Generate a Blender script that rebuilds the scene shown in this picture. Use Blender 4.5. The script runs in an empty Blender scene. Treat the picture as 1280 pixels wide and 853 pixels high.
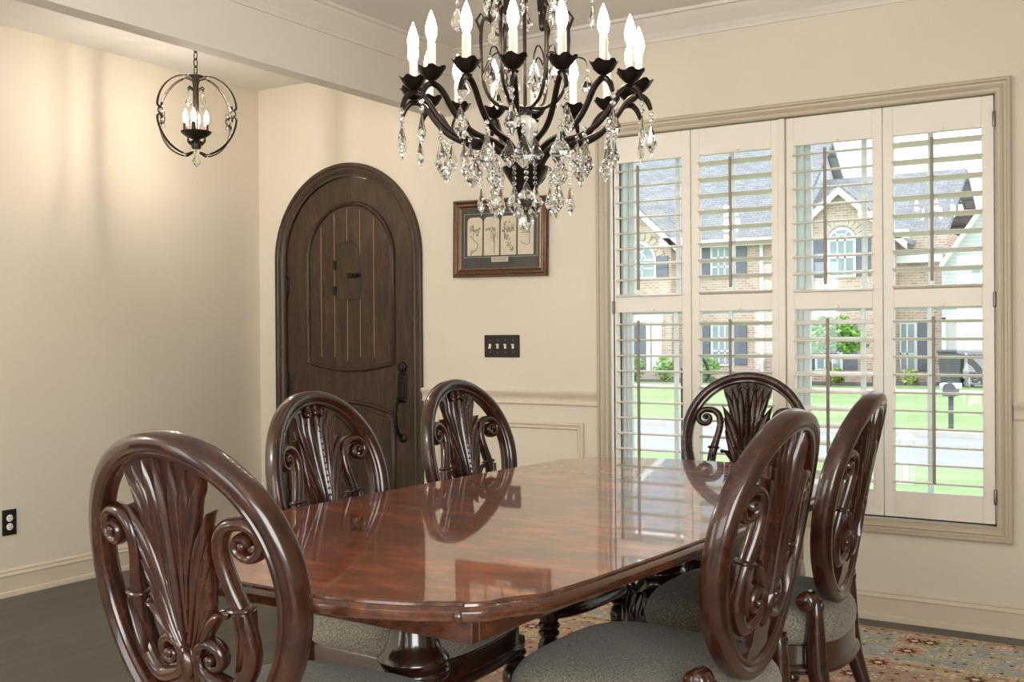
import bpy, math, random
from mathutils import Vector, Matrix
random.seed(7)
PI = math.pi
sc = bpy.context.scene
COL = sc.collection
def sin(a): return math.sin(a)
def cos(a): return math.cos(a)
def lerp(a, b, t): return a + (b - a) * t

# ------------------------------------------------------------------ mesh builder
class MB:
    def __init__(s):
        s.v = []; s.f = []
    def add(s, vs, fs, M=None):
        o = len(s.v)
        if M is not None:
            vs = [tuple(M @ Vector(p)) for p in vs]
        s.v += [tuple(p) for p in vs]
        s.f += [tuple(i + o for i in f) for f in fs]
        return s
    def box(s, x0, x1, y0, y1, z0, z1, M=None):
        v = [(x0,y0,z0),(x1,y0,z0),(x1,y1,z0),(x0,y1,z0),(x0,y0,z1),(x1,y0,z1),(x1,y1,z1),(x0,y1,z1)]
        f = [(3,2,1,0),(4,5,6,7),(0,1,5,4),(1,2,6,5),(2,3,7,6),(3,0,4,7)]
        return s.add(v, f, M)
    def bbox(s, x0, x1, y0, y1, z0, z1, b=.003, M=None):
        """box with chamfered edges"""
        v = []; 
        for (zz, ins) in ((z0, b), (z0 + b, 0), (z1 - b, 0), (z1, b)):
            a0, a1, c0, c1 = x0 + ins, x1 - ins, y0 + ins, y1 - ins
            v += [(a0+b,c0,zz),(a1-b,c0,zz),(a1,c0+b,zz),(a1,c1-b,zz),(a1-b,c1,zz),(a0+b,c1,zz),(a0,c1-b,zz),(a0,c0+b,zz)]
        f = [tuple(range(7,-1,-1)), tuple(range(24,32))]
        for r in range(3):
            for i in range(8):
                j = (i + 1) % 8
                f.append((r*8+i, r*8+j, r*8+8+j, r*8+8+i))
        return s.add(v, f, M)
    def lathe(s, prof, n=24, M=None, wave=None, cap=True):
        """prof: list of (r,z) bottom to top about z"""
        v = []; f = []
        for k, (r, z) in enumerate(prof):
            for i in range(n):
                a = 2*PI*i/n
                rr, zz = r, z
                if wave: rr, zz = wave(k, a, r, z)
                v.append((rr*cos(a), rr*sin(a), zz))
        for k in range(len(prof)-1):
            for i in range(n):
                j = (i+1) % n
                f.append((k*n+i, k*n+j, (k+1)*n+j, (k+1)*n+i))
        if cap:
            f.append(tuple(range(n-1,-1,-1)))
            m = (len(prof)-1)*n
            f.append(tuple(m+i for i in range(n)))
        return s.add(v, f, M)
    def tube(s, pts, rad, n=8, closed=False, flat=1.0, up=None, M=None, cap=True, rot=0):
        """sweep an elliptical section; rad number or list, flat = ratio of the second axis (along 'up')"""
        P = [Vector(p) for p in pts]; m = len(P)
        R = rad if isinstance(rad, (list, tuple)) else [rad]*m
        v = []; f = []; prev = None
        for i in range(m):
            if closed: t = P[(i+1) % m] - P[i-1]
            else: t = P[min(i+1, m-1)] - P[max(i-1, 0)]
            if t.length < 1e-9: t = Vector((0,0,1))
            t.normalize()
            if up is not None:
                b = Vector(up); b = b - t*b.dot(t)
                if b.length < 1e-6: b = prev or t.orthogonal()
                b.normalize()
            elif prev is None:
                b = t.orthogonal().normalized()
            else:
                b = prev - t*prev.dot(t); b.normalize()
            prev = b
            a = t.cross(b)
            r = R[i]
            if isinstance(r, tuple): ra, rb = r
            else: ra, rb = r, r*flat
            for k in range(n):
                q = 2*PI*k/n + rot
                v.append(P[i] + a*(ra*cos(q)) + b*(rb*sin(q)))
        rng = m if closed else m-1
        for i in range(rng):
            j = (i+1) % m
            for k in range(n):
                l = (k+1) % n
                f.append((i*n+k, i*n+l, j*n+l, j*n+k))
        if cap and not closed:
            f.append(tuple(range(n-1,-1,-1)))
            f.append(tuple((m-1)*n+k for k in range(n)))
        return s.add(v, f, M)
    def prism(s, poly, h0, h1, M=None):
        """poly in xy (ccw), extruded in z"""
        n = len(poly)
        v = [(x,y,h0) for x,y in poly] + [(x,y,h1) for x,y in poly]
        f = [tuple(range(n-1,-1,-1)), tuple(range(n,2*n))]
        for i in range(n):
            j = (i+1) % n
            f.append((i,j,n+j,n+i))
        return s.add(v, f, M)
    def extrude_path(s, prof, path, closed=False, M=None, side=None):
        """prof (out, up) swept along horizontal or wall path in mitred corners: path = list of (point, out_vec, up_vec)"""
        n = len(prof); v = []; f = []
        for p, o, u in path:
            p, o, u = Vector(p), Vector(o), Vector(u)
            for a, b in prof: v.append(p + o*a + u*b)
        m = len(path); rng = m if closed else m-1
        for i in range(rng):
            j = (i+1) % m
            for k in range(n):
                l = (k+1) % n
                f.append((i*n+k, i*n+l, j*n+l, j*n+k))
        if not closed:
            f.append(tuple(range(n-1,-1,-1))); f.append(tuple((m-1)*n+k for k in range(n)))
        return s.add(v, f, M)
    def ball(s, c, r, n=10, m=6, sz=1.0, M=None):
        prof = [(max(r*sin(PI*k/m), 1e-5), -r*sz*cos(PI*k/m)) for k in range(m+1)]
        T = Matrix.Translation(c)
        if M is not None: T = M @ T
        return s.lathe(prof, n, T)
    def build(s, name, mat, parent=None, smooth=40, fix=True):
        me = bpy.data.meshes.new(name)
        me.from_pydata([tuple(p) for p in s.v], [], s.f)
        if fix:
            import bmesh
            b = bmesh.new(); b.from_mesh(me)
            bmesh.ops.recalc_face_normals(b, faces=b.faces)
            b.to_mesh(me); b.free()
        me.update()
        if smooth:
            me.shade_smooth()
            me.set_sharp_from_angle(angle=math.radians(smooth))
        if mat: me.materials.append(mat)
        o = bpy.data.objects.new(name, me); COL.objects.link(o)
        if parent is not None: o.parent = parent
        return o

def tag(o, label=None, cat=None, group=None, kind=None):
    if label: o['label'] = label
    if cat: o['category'] = cat
    if group: o['group'] = group
    if kind: o['kind'] = kind
    return o
def empty(name, loc=(0,0,0), rz=0, label=None, cat=None, group=None, kind=None):
    o = bpy.data.objects.new(name, None); COL.objects.link(o)
    o.empty_display_size = .05
    o.location = loc; o.rotation_euler = (0,0,rz)
    return tag(o, label, cat, group, kind)
def struct(mb, name, mat, smooth=0, parent=None):
    o = mb.build(name, mat, parent, smooth)
    if parent is None: o['kind'] = 'structure'
    return o
CH = {}
def copy_tree(o, parent=None):
    c = o.copy(); COL.objects.link(c)
    if parent is not None: c.parent = parent
    for ch in [k for k in bpy.data.objects if k.parent == o]:
        copy_tree(ch, c)
    return c

# ------------------------------------------------------------------ materials
def newmat(name):
    m = bpy.data.materials.new(name); m.use_nodes = True
    nt = m.node_tree; nt.nodes.clear()
    out = nt.nodes.new('ShaderNodeOutputMaterial')
    b = nt.nodes.new('ShaderNodeBsdfPrincipled')
    nt.links.new(b.outputs[0], out.inputs[0])
    return m, nt, b
def N(nt, t, **kw):
    n = nt.nodes.new(t)
    for k, v in kw.items():
        if k in n.inputs: n.inputs[k].default_value = v
        else: setattr(n, k, v)
    return n
def coords(nt, scale=(1,1,1), kind='Object', rot=(0,0,0)):
    tc = N(nt, 'ShaderNodeTexCoord'); mp = N(nt, 'ShaderNodeMapping')
    mp.inputs['Scale'].default_value = scale; mp.inputs['Rotation'].default_value = rot
    nt.links.new(tc.outputs[kind], mp.inputs[0])
    return mp.outputs[0]
def ramp(nt, fac, stops, interp='LINEAR'):
    r = N(nt, 'ShaderNodeValToRGB'); r.color_ramp.interpolation = interp
    e = r.color_ramp.elements
    while len(e) < len(stops): e.new(.5)
    for k, (p, c) in enumerate(stops):
        e[k].position = p; e[k].color = (c[0], c[1], c[2], 1) if len(c) == 3 else c
    nt.links.new(fac, r.inputs[0])
    return r.outputs[0]
def mixc(nt, fac, a, b, mode='MIX'):
    m = N(nt, 'ShaderNodeMix', data_type='RGBA', blend_type=mode)
    for sock, val in ((m.inputs[0], fac), (m.inputs[6], a), (m.inputs[7], b)):
        if hasattr(val, 'links'): nt.links.new(val, sock)
        elif isinstance(val, (int, float)): sock.default_value = val
        else: sock.default_value = (*val, 1)
    return m.outputs[2]
def bump(nt, b, h, strength=.2, dist=.002):
    n = N(nt, 'ShaderNodeBump'); n.inputs['Strength'].default_value = strength; n.inputs['Distance'].default_value = dist
    nt.links.new(h, n.inputs['Height']); nt.links.new(n.outputs[0], b.inputs['Normal'])
def plain(name, col, rough=.5, metal=0, coat=0, spec=.5, emit=None, noise=0, nscale=8, bumps=0, bscale=200):
    m, nt, b = newmat(name)
    b.inputs['Base Color'].default_value = (*col, 1); b.inputs['Roughness'].default_value = rough
    b.inputs['Metallic'].default_value = metal; b.inputs['Coat Weight'].default_value = coat
    b.inputs['Coat Roughness'].default_value = .08
    b.inputs['Specular IOR Level'].default_value = spec
    if noise:
        c = coords(nt); n = N(nt, 'ShaderNodeTexNoise', Scale=nscale, Detail=4.0); nt.links.new(c, n.inputs[0])
        k = ramp(nt, n.outputs[0], [(.3, [x*(1-noise) for x in col]), (.7, [min(1, x*(1+noise)) for x in col])])
        nt.links.new(k, b.inputs['Base Color'])
    if bumps:
        c = coords(nt); n = N(nt, 'ShaderNodeTexNoise', Scale=bscale, Detail=3.0); nt.links.new(c, n.inputs[0])
        bump(nt, b, n.outputs[0], bumps, .001)
    if emit:
        b.inputs['Emission Color'].default_value = (*emit[0], 1); b.inputs['Emission Strength'].default_value = emit[1]
    return m
def wood(name, dark, mid, light, scale=(3,3,14), rough=.25, coat=.4, axis_rot=(0,0,0), nscale=1.0, crough=.05, spec=.5):
    m, nt, b = newmat(name)
    c = coords(nt, scale, rot=axis_rot)
    n1 = N(nt, 'ShaderNodeTexNoise', Scale=1.4*nscale, Detail=6.0, Roughness=.6, Distortion=1.2); nt.links.new(c, n1.inputs[0])
    n2 = N(nt, 'ShaderNodeTexNoise', Scale=9.0*nscale, Detail=5.0, Roughness=.65); nt.links.new(c, n2.inputs[0])
    mx = N(nt, 'ShaderNodeMath', operation='MULTIPLY_ADD'); nt.links.new(n2.outputs[0], mx.inputs[0]); mx.inputs[1].default_value = .45
    sub = N(nt, 'ShaderNodeMath', operation='MULTIPLY'); nt.links.new(n1.outputs[0], sub.inputs[0]); sub.inputs[1].default_value = .6
    nt.links.new(sub.outputs[0], mx.inputs[2])
    k = ramp(nt, mx.outputs[0], [(.36, dark), (.52, mid), (.68, light)])
    nt.links.new(k, b.inputs['Base Color'])
    b.inputs['Roughness'].default_value = rough; b.inputs['Coat Weight'].default_value = coat
    b.inputs['Coat Roughness'].default_value = crough; b.inputs['Specular IOR Level'].default_value = spec
    return m

WALLC = (.70, .60, .46)
def wallmat():
    m, nt, b = newmat('wall_paint')
    c = coords(nt, (1,1,1))
    n = N(nt, 'ShaderNodeTexNoise', Scale=1.3, Detail=3.0); nt.links.new(c, n.inputs[0])
    k = ramp(nt, n.outputs[0], [(.3, (.655,.60,.495)), (.7, (.70,.645,.535))])
    w1 = N(nt, 'ShaderNodeTexNoise', Scale=1.0, Detail=2.0); c2 = coords(nt, (8,8,160)); nt.links.new(c2, w1.inputs[0])
    w2 = N(nt, 'ShaderNodeTexNoise', Scale=1.0, Detail=2.0); c3 = coords(nt, (160,160,8)); nt.links.new(c3, w2.inputs[0])
    ad = N(nt, 'ShaderNodeMath', operation='ADD'); nt.links.new(w1.outputs[0], ad.inputs[0]); nt.links.new(w2.outputs[0], ad.inputs[1])
    g = ramp(nt, ad.outputs[0], [(.0, (.95,.95,.95)), (1.0, (1.03,1.03,1.03))])
    k2 = mixc(nt, 1.0, k, g, 'MULTIPLY')
    nt.links.new(k2, b.inputs['Base Color']); b.inputs['Roughness'].default_value = .62; b.inputs['Specular IOR Level'].default_value = .35
    bump(nt, b, ad.outputs[0], .08, .001)
    return m
M = {}
M['wall'] = wallmat()
M['ceil'] = plain('ceiling_paint', (.82,.80,.765), .8, noise=.02, nscale=3)
M['header'] = plain('header_paint', (.73,.69,.62), .7, noise=.02, nscale=3)
M['trim'] = plain('tan_trim_paint', (.50,.43,.325), .38, noise=.03, nscale=6)
M['base'] = plain('baseboard_paint', (.66,.58,.45), .42, noise=.02, nscale=6)
M['crown'] = plain('crown_paint', (.72,.68,.62), .5, noise=.02, nscale=4)
M['shut'] = plain('shutter_paint', (.80,.76,.69), .35, noise=.015, nscale=5)
M['rod'] = plain('backlit_rod_tone', (.27,.23,.185), .4)  # backlit darkness of the white rods put into one even colour
M['vinyl'] = plain('white_vinyl', (.80,.83,.84), .35)
M['sash'] = plain('sash_grey', (.74,.79,.79), .4)
M['chair'] = wood('carved_mahogany', (.008,.0024,.0013), (.027,.0074,.0032), (.056,.0155,.0062), (9,9,5), .27, .45, crough=.06, spec=.4)
M['table'] = wood('polished_mahogany', (.030,.0050,.0020), (.19,.036,.009), (.50,.125,.030), (1.2,2.8,3), .30, 1.0, nscale=.8, crough=.03, spec=.3)
for n_ in M['table'].node_tree.nodes:
    if n_.type == 'BSDF_PRINCIPLED': n_.inputs['Coat IOR'].default_value = 1.6
M['tabledge'] = wood('mahogany_edge', (.016,.005,.0025), (.060,.019,.008), (.125,.042,.017), (4,4,6), .25, .6, crough=.08)
M['tabdark'] = wood('dark_mahogany', (.006,.0025,.0017), (.017,.0065,.004), (.036,.013,.007), (6,6,6), .22, .6, crough=.08)
M['door'] = wood('stained_oak_door', (.020,.0115,.007), (.045,.026,.0145), (.080,.046,.026), (16,16,2.2), .42, .12, crough=.3, spec=.35)
M['groove'] = plain('worn_groove', (.34,.225,.13), .45)
M['iron'] = plain('blackened_iron', (.009,.008,.007), .42, .5, noise=.3, nscale=40)
M['bronze'] = plain('oil_rubbed_bronze', (.024,.017,.013), .33, .75, noise=.35, nscale=30)
M['pend_bronze'] = plain('aged_bronze', (.035,.023,.017), .4, .6, noise=.3, nscale=30)
M['sleeve'] = plain('ivory_candle_sleeve', (.66,.56,.43), .5)
M['plastic'] = plain('white_plastic', (.85,.84,.80), .3)
M['plate'] = plain('dark_bronze_plate', (.018,.014,.012), .35, .3)
M['slot'] = plain('dark_slot', (.02,.02,.02), .6)
M['pframe'] = plain('bronze_gilt_frame', (.13,.07,.042), .35, .55, noise=.25, nscale=60)
M['pgold'] = plain('gilt_lip', (.34,.22,.12), .35, .6, noise=.2, nscale=60)
M['mat'] = plain('dark_mat_board', (.022,.018,.015), .7)
M['matline'] = plain('pale_mat_line', (.33,.31,.28), .6)
M['blade'] = plain('steel', (.5,.5,.5), .3, 1)
M['hinge'] = plain('hinge_metal', (.22,.2,.17), .35, .8)

def bulbmat(name, col, st):
    m = bpy.data.materials.new(name); m.use_nodes = True; nt = m.node_tree; nt.nodes.clear()
    o = N(nt, 'ShaderNodeOutputMaterial'); e = N(nt, 'ShaderNodeEmission'); e.inputs[0].default_value = (*col, 1); e.inputs[1].default_value = st
    nt.links.new(e.outputs[0], o.inputs[0]); return m
M['bulb'] = bulbmat('lit_bulb_glass', (1.0,.87,.71), 47)
M['pbulb'] = bulbmat('lit_pendant_bulb', (1.0,.87,.72), 300)

def crystal():
    m, nt, b = newmat('clear_crystal')
    b.inputs['Base Color'].default_value = (1,1,1,1); b.inputs['Roughness'].default_value = 0.0
    b.inputs['IOR'].default_value = 1.55; b.inputs['Transmission Weight'].default_value = 1.0
    return m
M['crystal'] = crystal()
def urn_glass():
    m, nt, b = newmat('ribbed_pressed_glass')
    b.inputs['Base Color'].default_value = (.93,.93,.91,1); b.inputs['Roughness'].default_value = .12; b.inputs['IOR'].default_value = 1.5; b.inputs['Transmission Weight'].default_value = .55
    return m
M['urn'] = urn_glass()
def pane():
    m = bpy.data.materials.new('window_glass'); m.use_nodes = True; nt = m.node_tree; nt.nodes.clear()
    o = N(nt, 'ShaderNodeOutputMaterial'); t = N(nt, 'ShaderNodeBsdfTransparent'); g = N(nt, 'ShaderNodeBsdfGlossy'); g.inputs['Roughness'].default_value = 0
    t.inputs[0].default_value = (.97,.985,.98,1)
    lw = N(nt, 'ShaderNodeLayerWeight'); pw = N(nt, 'ShaderNodeMath', operation='POWER'); nt.links.new(lw.outputs['Facing'], pw.inputs[0]); pw.inputs[1].default_value = 5.0
    fr = N(nt, 'ShaderNodeMath', operation='MULTIPLY_ADD'); nt.links.new(pw.outputs[0], fr.inputs[0]); fr.inputs[1].default_value = .96; fr.inputs[2].default_value = .04
    mx = N(nt, 'ShaderNodeMixShader'); nt.links.new(fr.outputs[0], mx.inputs[0]); nt.links.new(t.outputs[0], mx.inputs[1]); nt.links.new(g.outputs[0], mx.inputs[2])
    nt.links.new(mx.outputs[0], o.inputs[0]); return m
M['pane'] = pane()

def fabric():
    m, nt, b = newmat('woven_seat_fabric')
    c = coords(nt)
    ck = N(nt, 'ShaderNodeTexChecker', Scale=330.0); nt.links.new(c, ck.inputs[0])
    n = N(nt, 'ShaderNodeTexNoise', Scale=260.0, Detail=2.0); nt.links.new(c, n.inputs[0])
    n2 = N(nt, 'ShaderNodeTexNoise', Scale=5.0, Detail=2.0); nt.links.new(c, n2.inputs[0])
    k = ramp(nt, n.outputs[0], [(.32, (.050,.044,.034)), (.5, (.155,.14,.108)), (.72, (.36,.33,.26))])
    k = mixc(nt, .25, k, ramp(nt, ck.outputs[1], [(0, (.08,.07,.055)), (1, (.27,.245,.195))]))
    nt.links.new(k, b.inputs['Base Color']); b.inputs['Roughness'].default_value = .85
    b.inputs['Sheen Weight'].default_value = .15
    bump(nt, b, n.outputs[0], .5, .0012)
    return m
M['fabric'] = fabric()

def floor_mat():
    m, nt, b = newmat('dark_wood_floor')
    c = coords(nt, (1,1,1))
    br = N(nt, 'ShaderNodeTexBrick', Scale=1.0); br.offset = .37
    br.inputs['Color1'].default_value = (.072,.065,.061,1); br.inputs['Color2'].default_value = (.052,.047,.044,1); br.inputs['Mortar'].default_value = (.008,.006,.005,1)
    br.inputs['Mortar Size'].default_value = .0016; br.inputs['Brick Width'].default_value = 1.3; br.inputs['Row Height'].default_value = .12
    rc = coords(nt, (1,1,1), rot=(0,0,PI/2)); nt.links.new(rc, br.inputs[0])
    c2 = coords(nt, (30,2,2)); n = N(nt, 'ShaderNodeTexNoise', Scale=2.0, Detail=6.0); nt.links.new(c2, n.inputs[0])
    k = mixc(nt, .6, br.outputs[0], ramp(nt, n.outputs[0], [(.3,(.45,.45,.45)),(.7,(1.5,1.4,1.3))]), 'MULTIPLY')
    nt.links.new(k, b.inputs['Base Color']); b.inputs['Roughness'].default_value = .33
    return m
M['floor'] = floor_mat()

RUG = (-2.72, -.08, .35, 4.47)   # x0,x1,y0,y1
def rug_mat():
    m, nt, b = newmat('persian_rug_wool')
    tc = N(nt, 'ShaderNodeTexCoord'); sx = N(nt, 'ShaderNodeSeparateXYZ'); nt.links.new(tc.outputs['Object'], sx.inputs[0])
    def mth(op, a, bb=None, cc=None):
        n = N(nt, 'ShaderNodeMath', operation=op)
        for i, q in enumerate((a, bb, cc)):
            if q is None: continue
            if hasattr(q, 'links'): nt.links.new(q, n.inputs[i])
            else: n.inputs[i].default_value = q
        return n.outputs[0]
    hx, hy = (RUG[1]-RUG[0])/2, (RUG[3]-RUG[2])/2
    ex = mth('SUBTRACT', hx, mth('ABSOLUTE', sx.outputs[0])); ey = mth('SUBTRACT', hy, mth('ABSOLUTE', sx.outputs[1]))
    e = mth('MINIMUM', ex, ey)                       # distance from the rug's rim
    # wobbling domain for vines
    nz = N(nt, 'ShaderNodeTexNoise', Scale=7.0, Detail=2.0); nt.links.new(tc.outputs['Object'], nz.inputs[0])
    wob = mixc(nt, .10, tc.outputs['Object'], nz.outputs[1], 'LINEAR_LIGHT')
    def vor(scale, feat='F1', src=None, rnd=.8):
        v = N(nt, 'ShaderNodeTexVoronoi', Scale=scale, feature=feat); v.inputs['Randomness'].default_value = rnd
        nt.links.new(src or wob, v.inputs['Vector']); return v
    # flower rosettes : petals by the angle about each cell centre
    def flowers(scale, petals, seed):
        mp = N(nt, 'ShaderNodeMapping'); mp.inputs['Location'].default_value = (seed, seed*.7, 0); nt.links.new(tc.outputs['Object'], mp.inputs[0])
        v = N(nt, 'ShaderNodeTexVoronoi', Scale=scale, voronoi_dimensions='2D'); v.inputs['Randomness'].default_value = .75
        nt.links.new(mp.outputs[0], v.inputs['Vector'])
        # vector from the cell centre
        sc_ = N(nt, 'ShaderNodeVectorMath', operation='SCALE'); nt.links.new(mp.outputs[0], sc_.inputs[0]); sc_.inputs['Scale'].default_value = 1.0
        sb = N(nt, 'ShaderNodeVectorMath', operation='SUBTRACT'); nt.links.new(sc_.outputs[0], sb.inputs[0]); nt.links.new(v.outputs['Position'], sb.inputs[1])
        s2 = N(nt, 'ShaderNodeSeparateXYZ'); nt.links.new(sb.outputs[0], s2.inputs[0])
        ang = mth('ARCTAN2', s2.outputs[1], s2.outputs[0])
        pet = mth('MULTIPLY_ADD', mth('ABSOLUTE', mth('SINE', mth('MULTIPLY', ang, petals/2))), .5, .5)
        d = mth('DIVIDE', v.outputs['Distance'], pet)
        return d, v.outputs['Color']
    d1, c1 = flowers(5.2, 8, 3.1)
    d2, c2 = flowers(9.0, 6, 11.7)
    d3, c3 = flowers(16.0, 5, 23.3)
    field = ramp(nt, nz.outputs[0], [(.3, (.47,.31,.25)), (.7, (.57,.40,.33))])
    border = ramp(nt, nz.outputs[0], [(.3, (.40,.42,.42)), (.7, (.52,.53,.51))])
    inner = mth('GREATER_THAN', e, .52)
    bands = ramp(nt, mth('MULTIPLY', e, 1.0), [(0, (.50,.34,.27)), (.055, (.50,.34,.27)), (.06, (.46,.48,.47)), (.40, (.46,.48,.47)), (.405, (.62,.54,.38)), (.44, (.62,.54,.38)), (.445,(.50,.31,.24)), (.475,(.50,.31,.24)), (.48,(.62,.54,.38)), (.52,(.62,.54,.38)), (.525, (.52,.35,.28))], 'CONSTANT')
    base = mixc(nt, inner, bands, field)
    base = mixc(nt, mth('MULTIPLY', mth('GREATER_THAN', e, .06), mth('LESS_THAN', e, .40)), base, border)
    # vines
    vn = vor(6.5, 'DISTANCE_TO_EDGE')
    base = mixc(nt, mth('MULTIPLY', mth('LESS_THAN', vn.outputs[0], .035), .8), base, (.60,.52,.34))
    vn2 = vor(12.0, 'DISTANCE_TO_EDGE')
    base = mixc(nt, mth('MULTIPLY', mth('LESS_THAN', vn2.outputs[0], .03), .55), base, (.26,.22,.16))
    # small and large flowers
    base = mixc(nt, mth('LESS_THAN', d3, .16), base, ramp(nt, c3, [(.0,(.80,.74,.62)),(.45,(.20,.06,.045)),(.75,(.42,.45,.43))], 'CONSTANT'))
    def keep(col, thr):
        q = N(nt, 'ShaderNodeSeparateColor'); nt.links.new(col, q.inputs[0]); return mth('MULTIPLY_ADD', mth('GREATER_THAN', q.outputs[1], thr), -9.0, 9.0)
    d1 = mth('ADD', d1, keep(c1, .40)); d2 = mth('ADD', d2, keep(c2, .50))
    base = mixc(nt, mth('LESS_THAN', d2, .30), base, (.78,.72,.58))
    base = mixc(nt, mth('LESS_THAN', d2, .24), base, ramp(nt, c2, [(.0,(.20,.05,.035)),(.4,(.42,.37,.24)),(.7,(.66,.42,.32))], 'CONSTANT'))
    base = mixc(nt, mth('LESS_THAN', d2, .09), base, (.82,.77,.65))
    base = mixc(nt, mth('LESS_THAN', d1, .43), base, (.70,.62,.44))
    base = mixc(nt, mth('LESS_THAN', d1, .37), base, ramp(nt, c1, [(.0,(.44,.37,.24)),(.5,(.56,.34,.26)),(.8,(.48,.50,.47))], 'CONSTANT'))
    base = mixc(nt, mth('LESS_THAN', d1, .19), base, (.17,.05,.035))
    base = mixc(nt, mth('LESS_THAN', d1, .08), base, (.84,.78,.66))
    nf = N(nt, 'ShaderNodeTexNoise', Scale=240.0, Detail=2.0); nt.links.new(tc.outputs['Object'], nf.inputs[0])
    base = mixc(nt, .5, base, ramp(nt, nf.outputs[0], [(.3,(.6,.6,.6)),(.7,(1.35,1.35,1.35))]), 'MULTIPLY')
    nt.links.new(base, b.inputs['Base Color']); b.inputs['Roughness'].default_value = .95; b.inputs['Specular IOR Level'].default_value = .1
    bump(nt, b, nf.outputs[0], .5, .003)
    return m
M['rug'] = rug_mat()

# outdoors
def brick_mat():
    m, nt, b = newmat('pink_brick')
    c = coords(nt, (1,1,1), rot=(PI/2,0,0))
    br = N(nt, 'ShaderNodeTexBrick', Scale=1.0)
    br.inputs['Color1'].default_value = (.52,.33,.25,1); br.inputs['Color2'].default_value = (.66,.49,.40,1); br.inputs['Mortar'].default_value = (.70,.64,.56,1)
    br.inputs['Mortar Size'].default_value = .012; br.inputs['Brick Width'].default_value = .24; br.inputs['Row Height'].default_value = .085
    nt.links.new(c, br.inputs[0]); nt.links.new(br.outputs[0], b.inputs['Base Color']); b.inputs['Roughness'].default_value = .9
    return m
M['brick'] = brick_mat()
def shingle_mat():
    m, nt, b = newmat('grey_shingles')
    c = coords(nt, (1,1,1), rot=(math.radians(-40),0,0))
    br = N(nt, 'ShaderNodeTexBrick', Scale=1.0)
    br.inputs['Color1'].default_value = (.27,.275,.285,1); br.inputs['Color2'].default_value = (.38,.385,.395,1); br.inputs['Mortar'].default_value = (.20,.20,.21,1)
    br.inputs['Mortar Size'].default_value = .012; br.inputs['Brick Width'].default_value = .30; br.inputs['Row Height'].default_value = .13
    nt.links.new(c, br.inputs[0]); nt.links.new(br.outputs[0], b.inputs['Base Color']); b.inputs['Roughness'].default_value = .9
    return m
M['shingle'] = shingle_mat()
def siding_mat():
    m, nt, b = newmat('white_lap_siding')
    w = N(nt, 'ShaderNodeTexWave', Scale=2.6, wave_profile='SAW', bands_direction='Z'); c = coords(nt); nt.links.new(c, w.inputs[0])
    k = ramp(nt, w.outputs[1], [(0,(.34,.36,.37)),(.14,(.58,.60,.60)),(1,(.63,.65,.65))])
    nt.links.new(k, b.inputs['Base Color']); b.inputs['Roughness'].default_value = .6
    return m
M['siding'] = siding_mat()
def grass_mat():
    m, nt, b = newmat('lawn_grass')
    c = coords(nt); n = N(nt, 'ShaderNodeTexNoise', Scale=.6, Detail=8.0, Roughness=.7); nt.links.new(c, n.inputs[0])
    k = ramp(nt, n.outputs[0], [(.3,(.24,.35,.13)),(.5,(.31,.425,.18)),(.7,(.40,.50,.25))])
    nt.links.new(k, b.inputs['Base Color']); b.inputs['Roughness'].default_value = .95
    return m
M['grass'] = grass_mat()
M['street'] = plain('pale_asphalt', (.40,.40,.405), .9, noise=.06, nscale=2)
M['walk'] = plain('pale_concrete', (.66,.62,.56), .9, noise=.06, nscale=3)
M['mulch'] = plain('dark_mulch', (.14,.12,.12), 1, noise=.4, nscale=20)
M['houstrim'] = plain('white_house_trim', (.82,.82,.80), .5)
M['houseshut'] = plain('slate_blue_shutter', (.15,.17,.22), .5)
M['hglass'] = plain('house_window_glass', (.30,.38,.40), .1)
M['garage'] = plain('garage_door_white', (.58,.565,.54), .5)
M['bin'] = plain('charcoal_bin_plastic', (.12,.12,.13), .5)
M['leaf'] = plain('fresh_leaves', (.22,.44,.07), .7, noise=.5, nscale=9)
M['leaf2'] = plain('dark_leaves', (.12,.25,.06), .7, noise=.5, nscale=9)
M['hosta'] = plain('yellow_green_leaves', (.42,.52,.13), .7, noise=.4, nscale=9)
M['bark'] = plain('grey_bark', (.16,.12,.09), .9)
M['redfl'] = plain('red_petals', (.55,.06,.05), .6)
M['black'] = plain('black_steel', (.015,.015,.016), .4, .4)
M['whitemetal'] = plain('white_painted_metal', (.75,.76,.75), .4)
M['brickbuff'] = plain('buff_stone', (.62,.54,.44), .9)

# ------------------------------------------------------------------ dimensions
YW = 4.631      # inner face of the front wall
XL = -4.662     # entry hall's left wall
XR = 1.15       # right wall (out of view)
YB = -3.2       # back of the room (out of view)
ZC = 2.67
WX0, WX1, WZ0, WZ1 = -2.33, -.645, .425, 2.14      # window opening
DX0, DX1, DSP = -4.46, -3.525, 1.635               # door opening, spring line
DC = (DX0+DX1)/2; DR = (DX1-DX0)/2

# ------------------------------------------------------------------ room shell
f = MB(); f.box(XL-.2, XR+.2, YB, YW+.02, -.08, 0); struct(f, 'floor', M['floor'])
c = MB(); c.box(-3.367, XR+.2, YB, YW+.02, ZC, ZC+.08); c.box(XL-.2, -3.367, YB, YW+.02, 2.652, ZC+.08); struct(c, 'ceiling', M['ceil'])
w = MB(); w.box(XL-.15, XL, YB, YW+.2, 0, ZC); struct(w, 'wall_left', M['wall'])
w = MB()
w.box(XR, XR+.15, YB, -1.7, 0, ZC); w.box(XR, XR+.15, .3, YW+.2, 0, ZC); w.box(XR, XR+.15, -1.7, .3, 2.15, ZC); w.box(XR, XR+.15, -1.7, .3, 0, .45); struct(w, 'wall_right', M['wall'])
w = MB()
w.box(XL-.15, -4.5, YB-.15, YB, 0, ZC); w.box(-3.45, -2.2, YB-.15, YB, 0, ZC); w.box(-.2, XR+.15, YB-.15, YB, 0, ZC)
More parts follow.
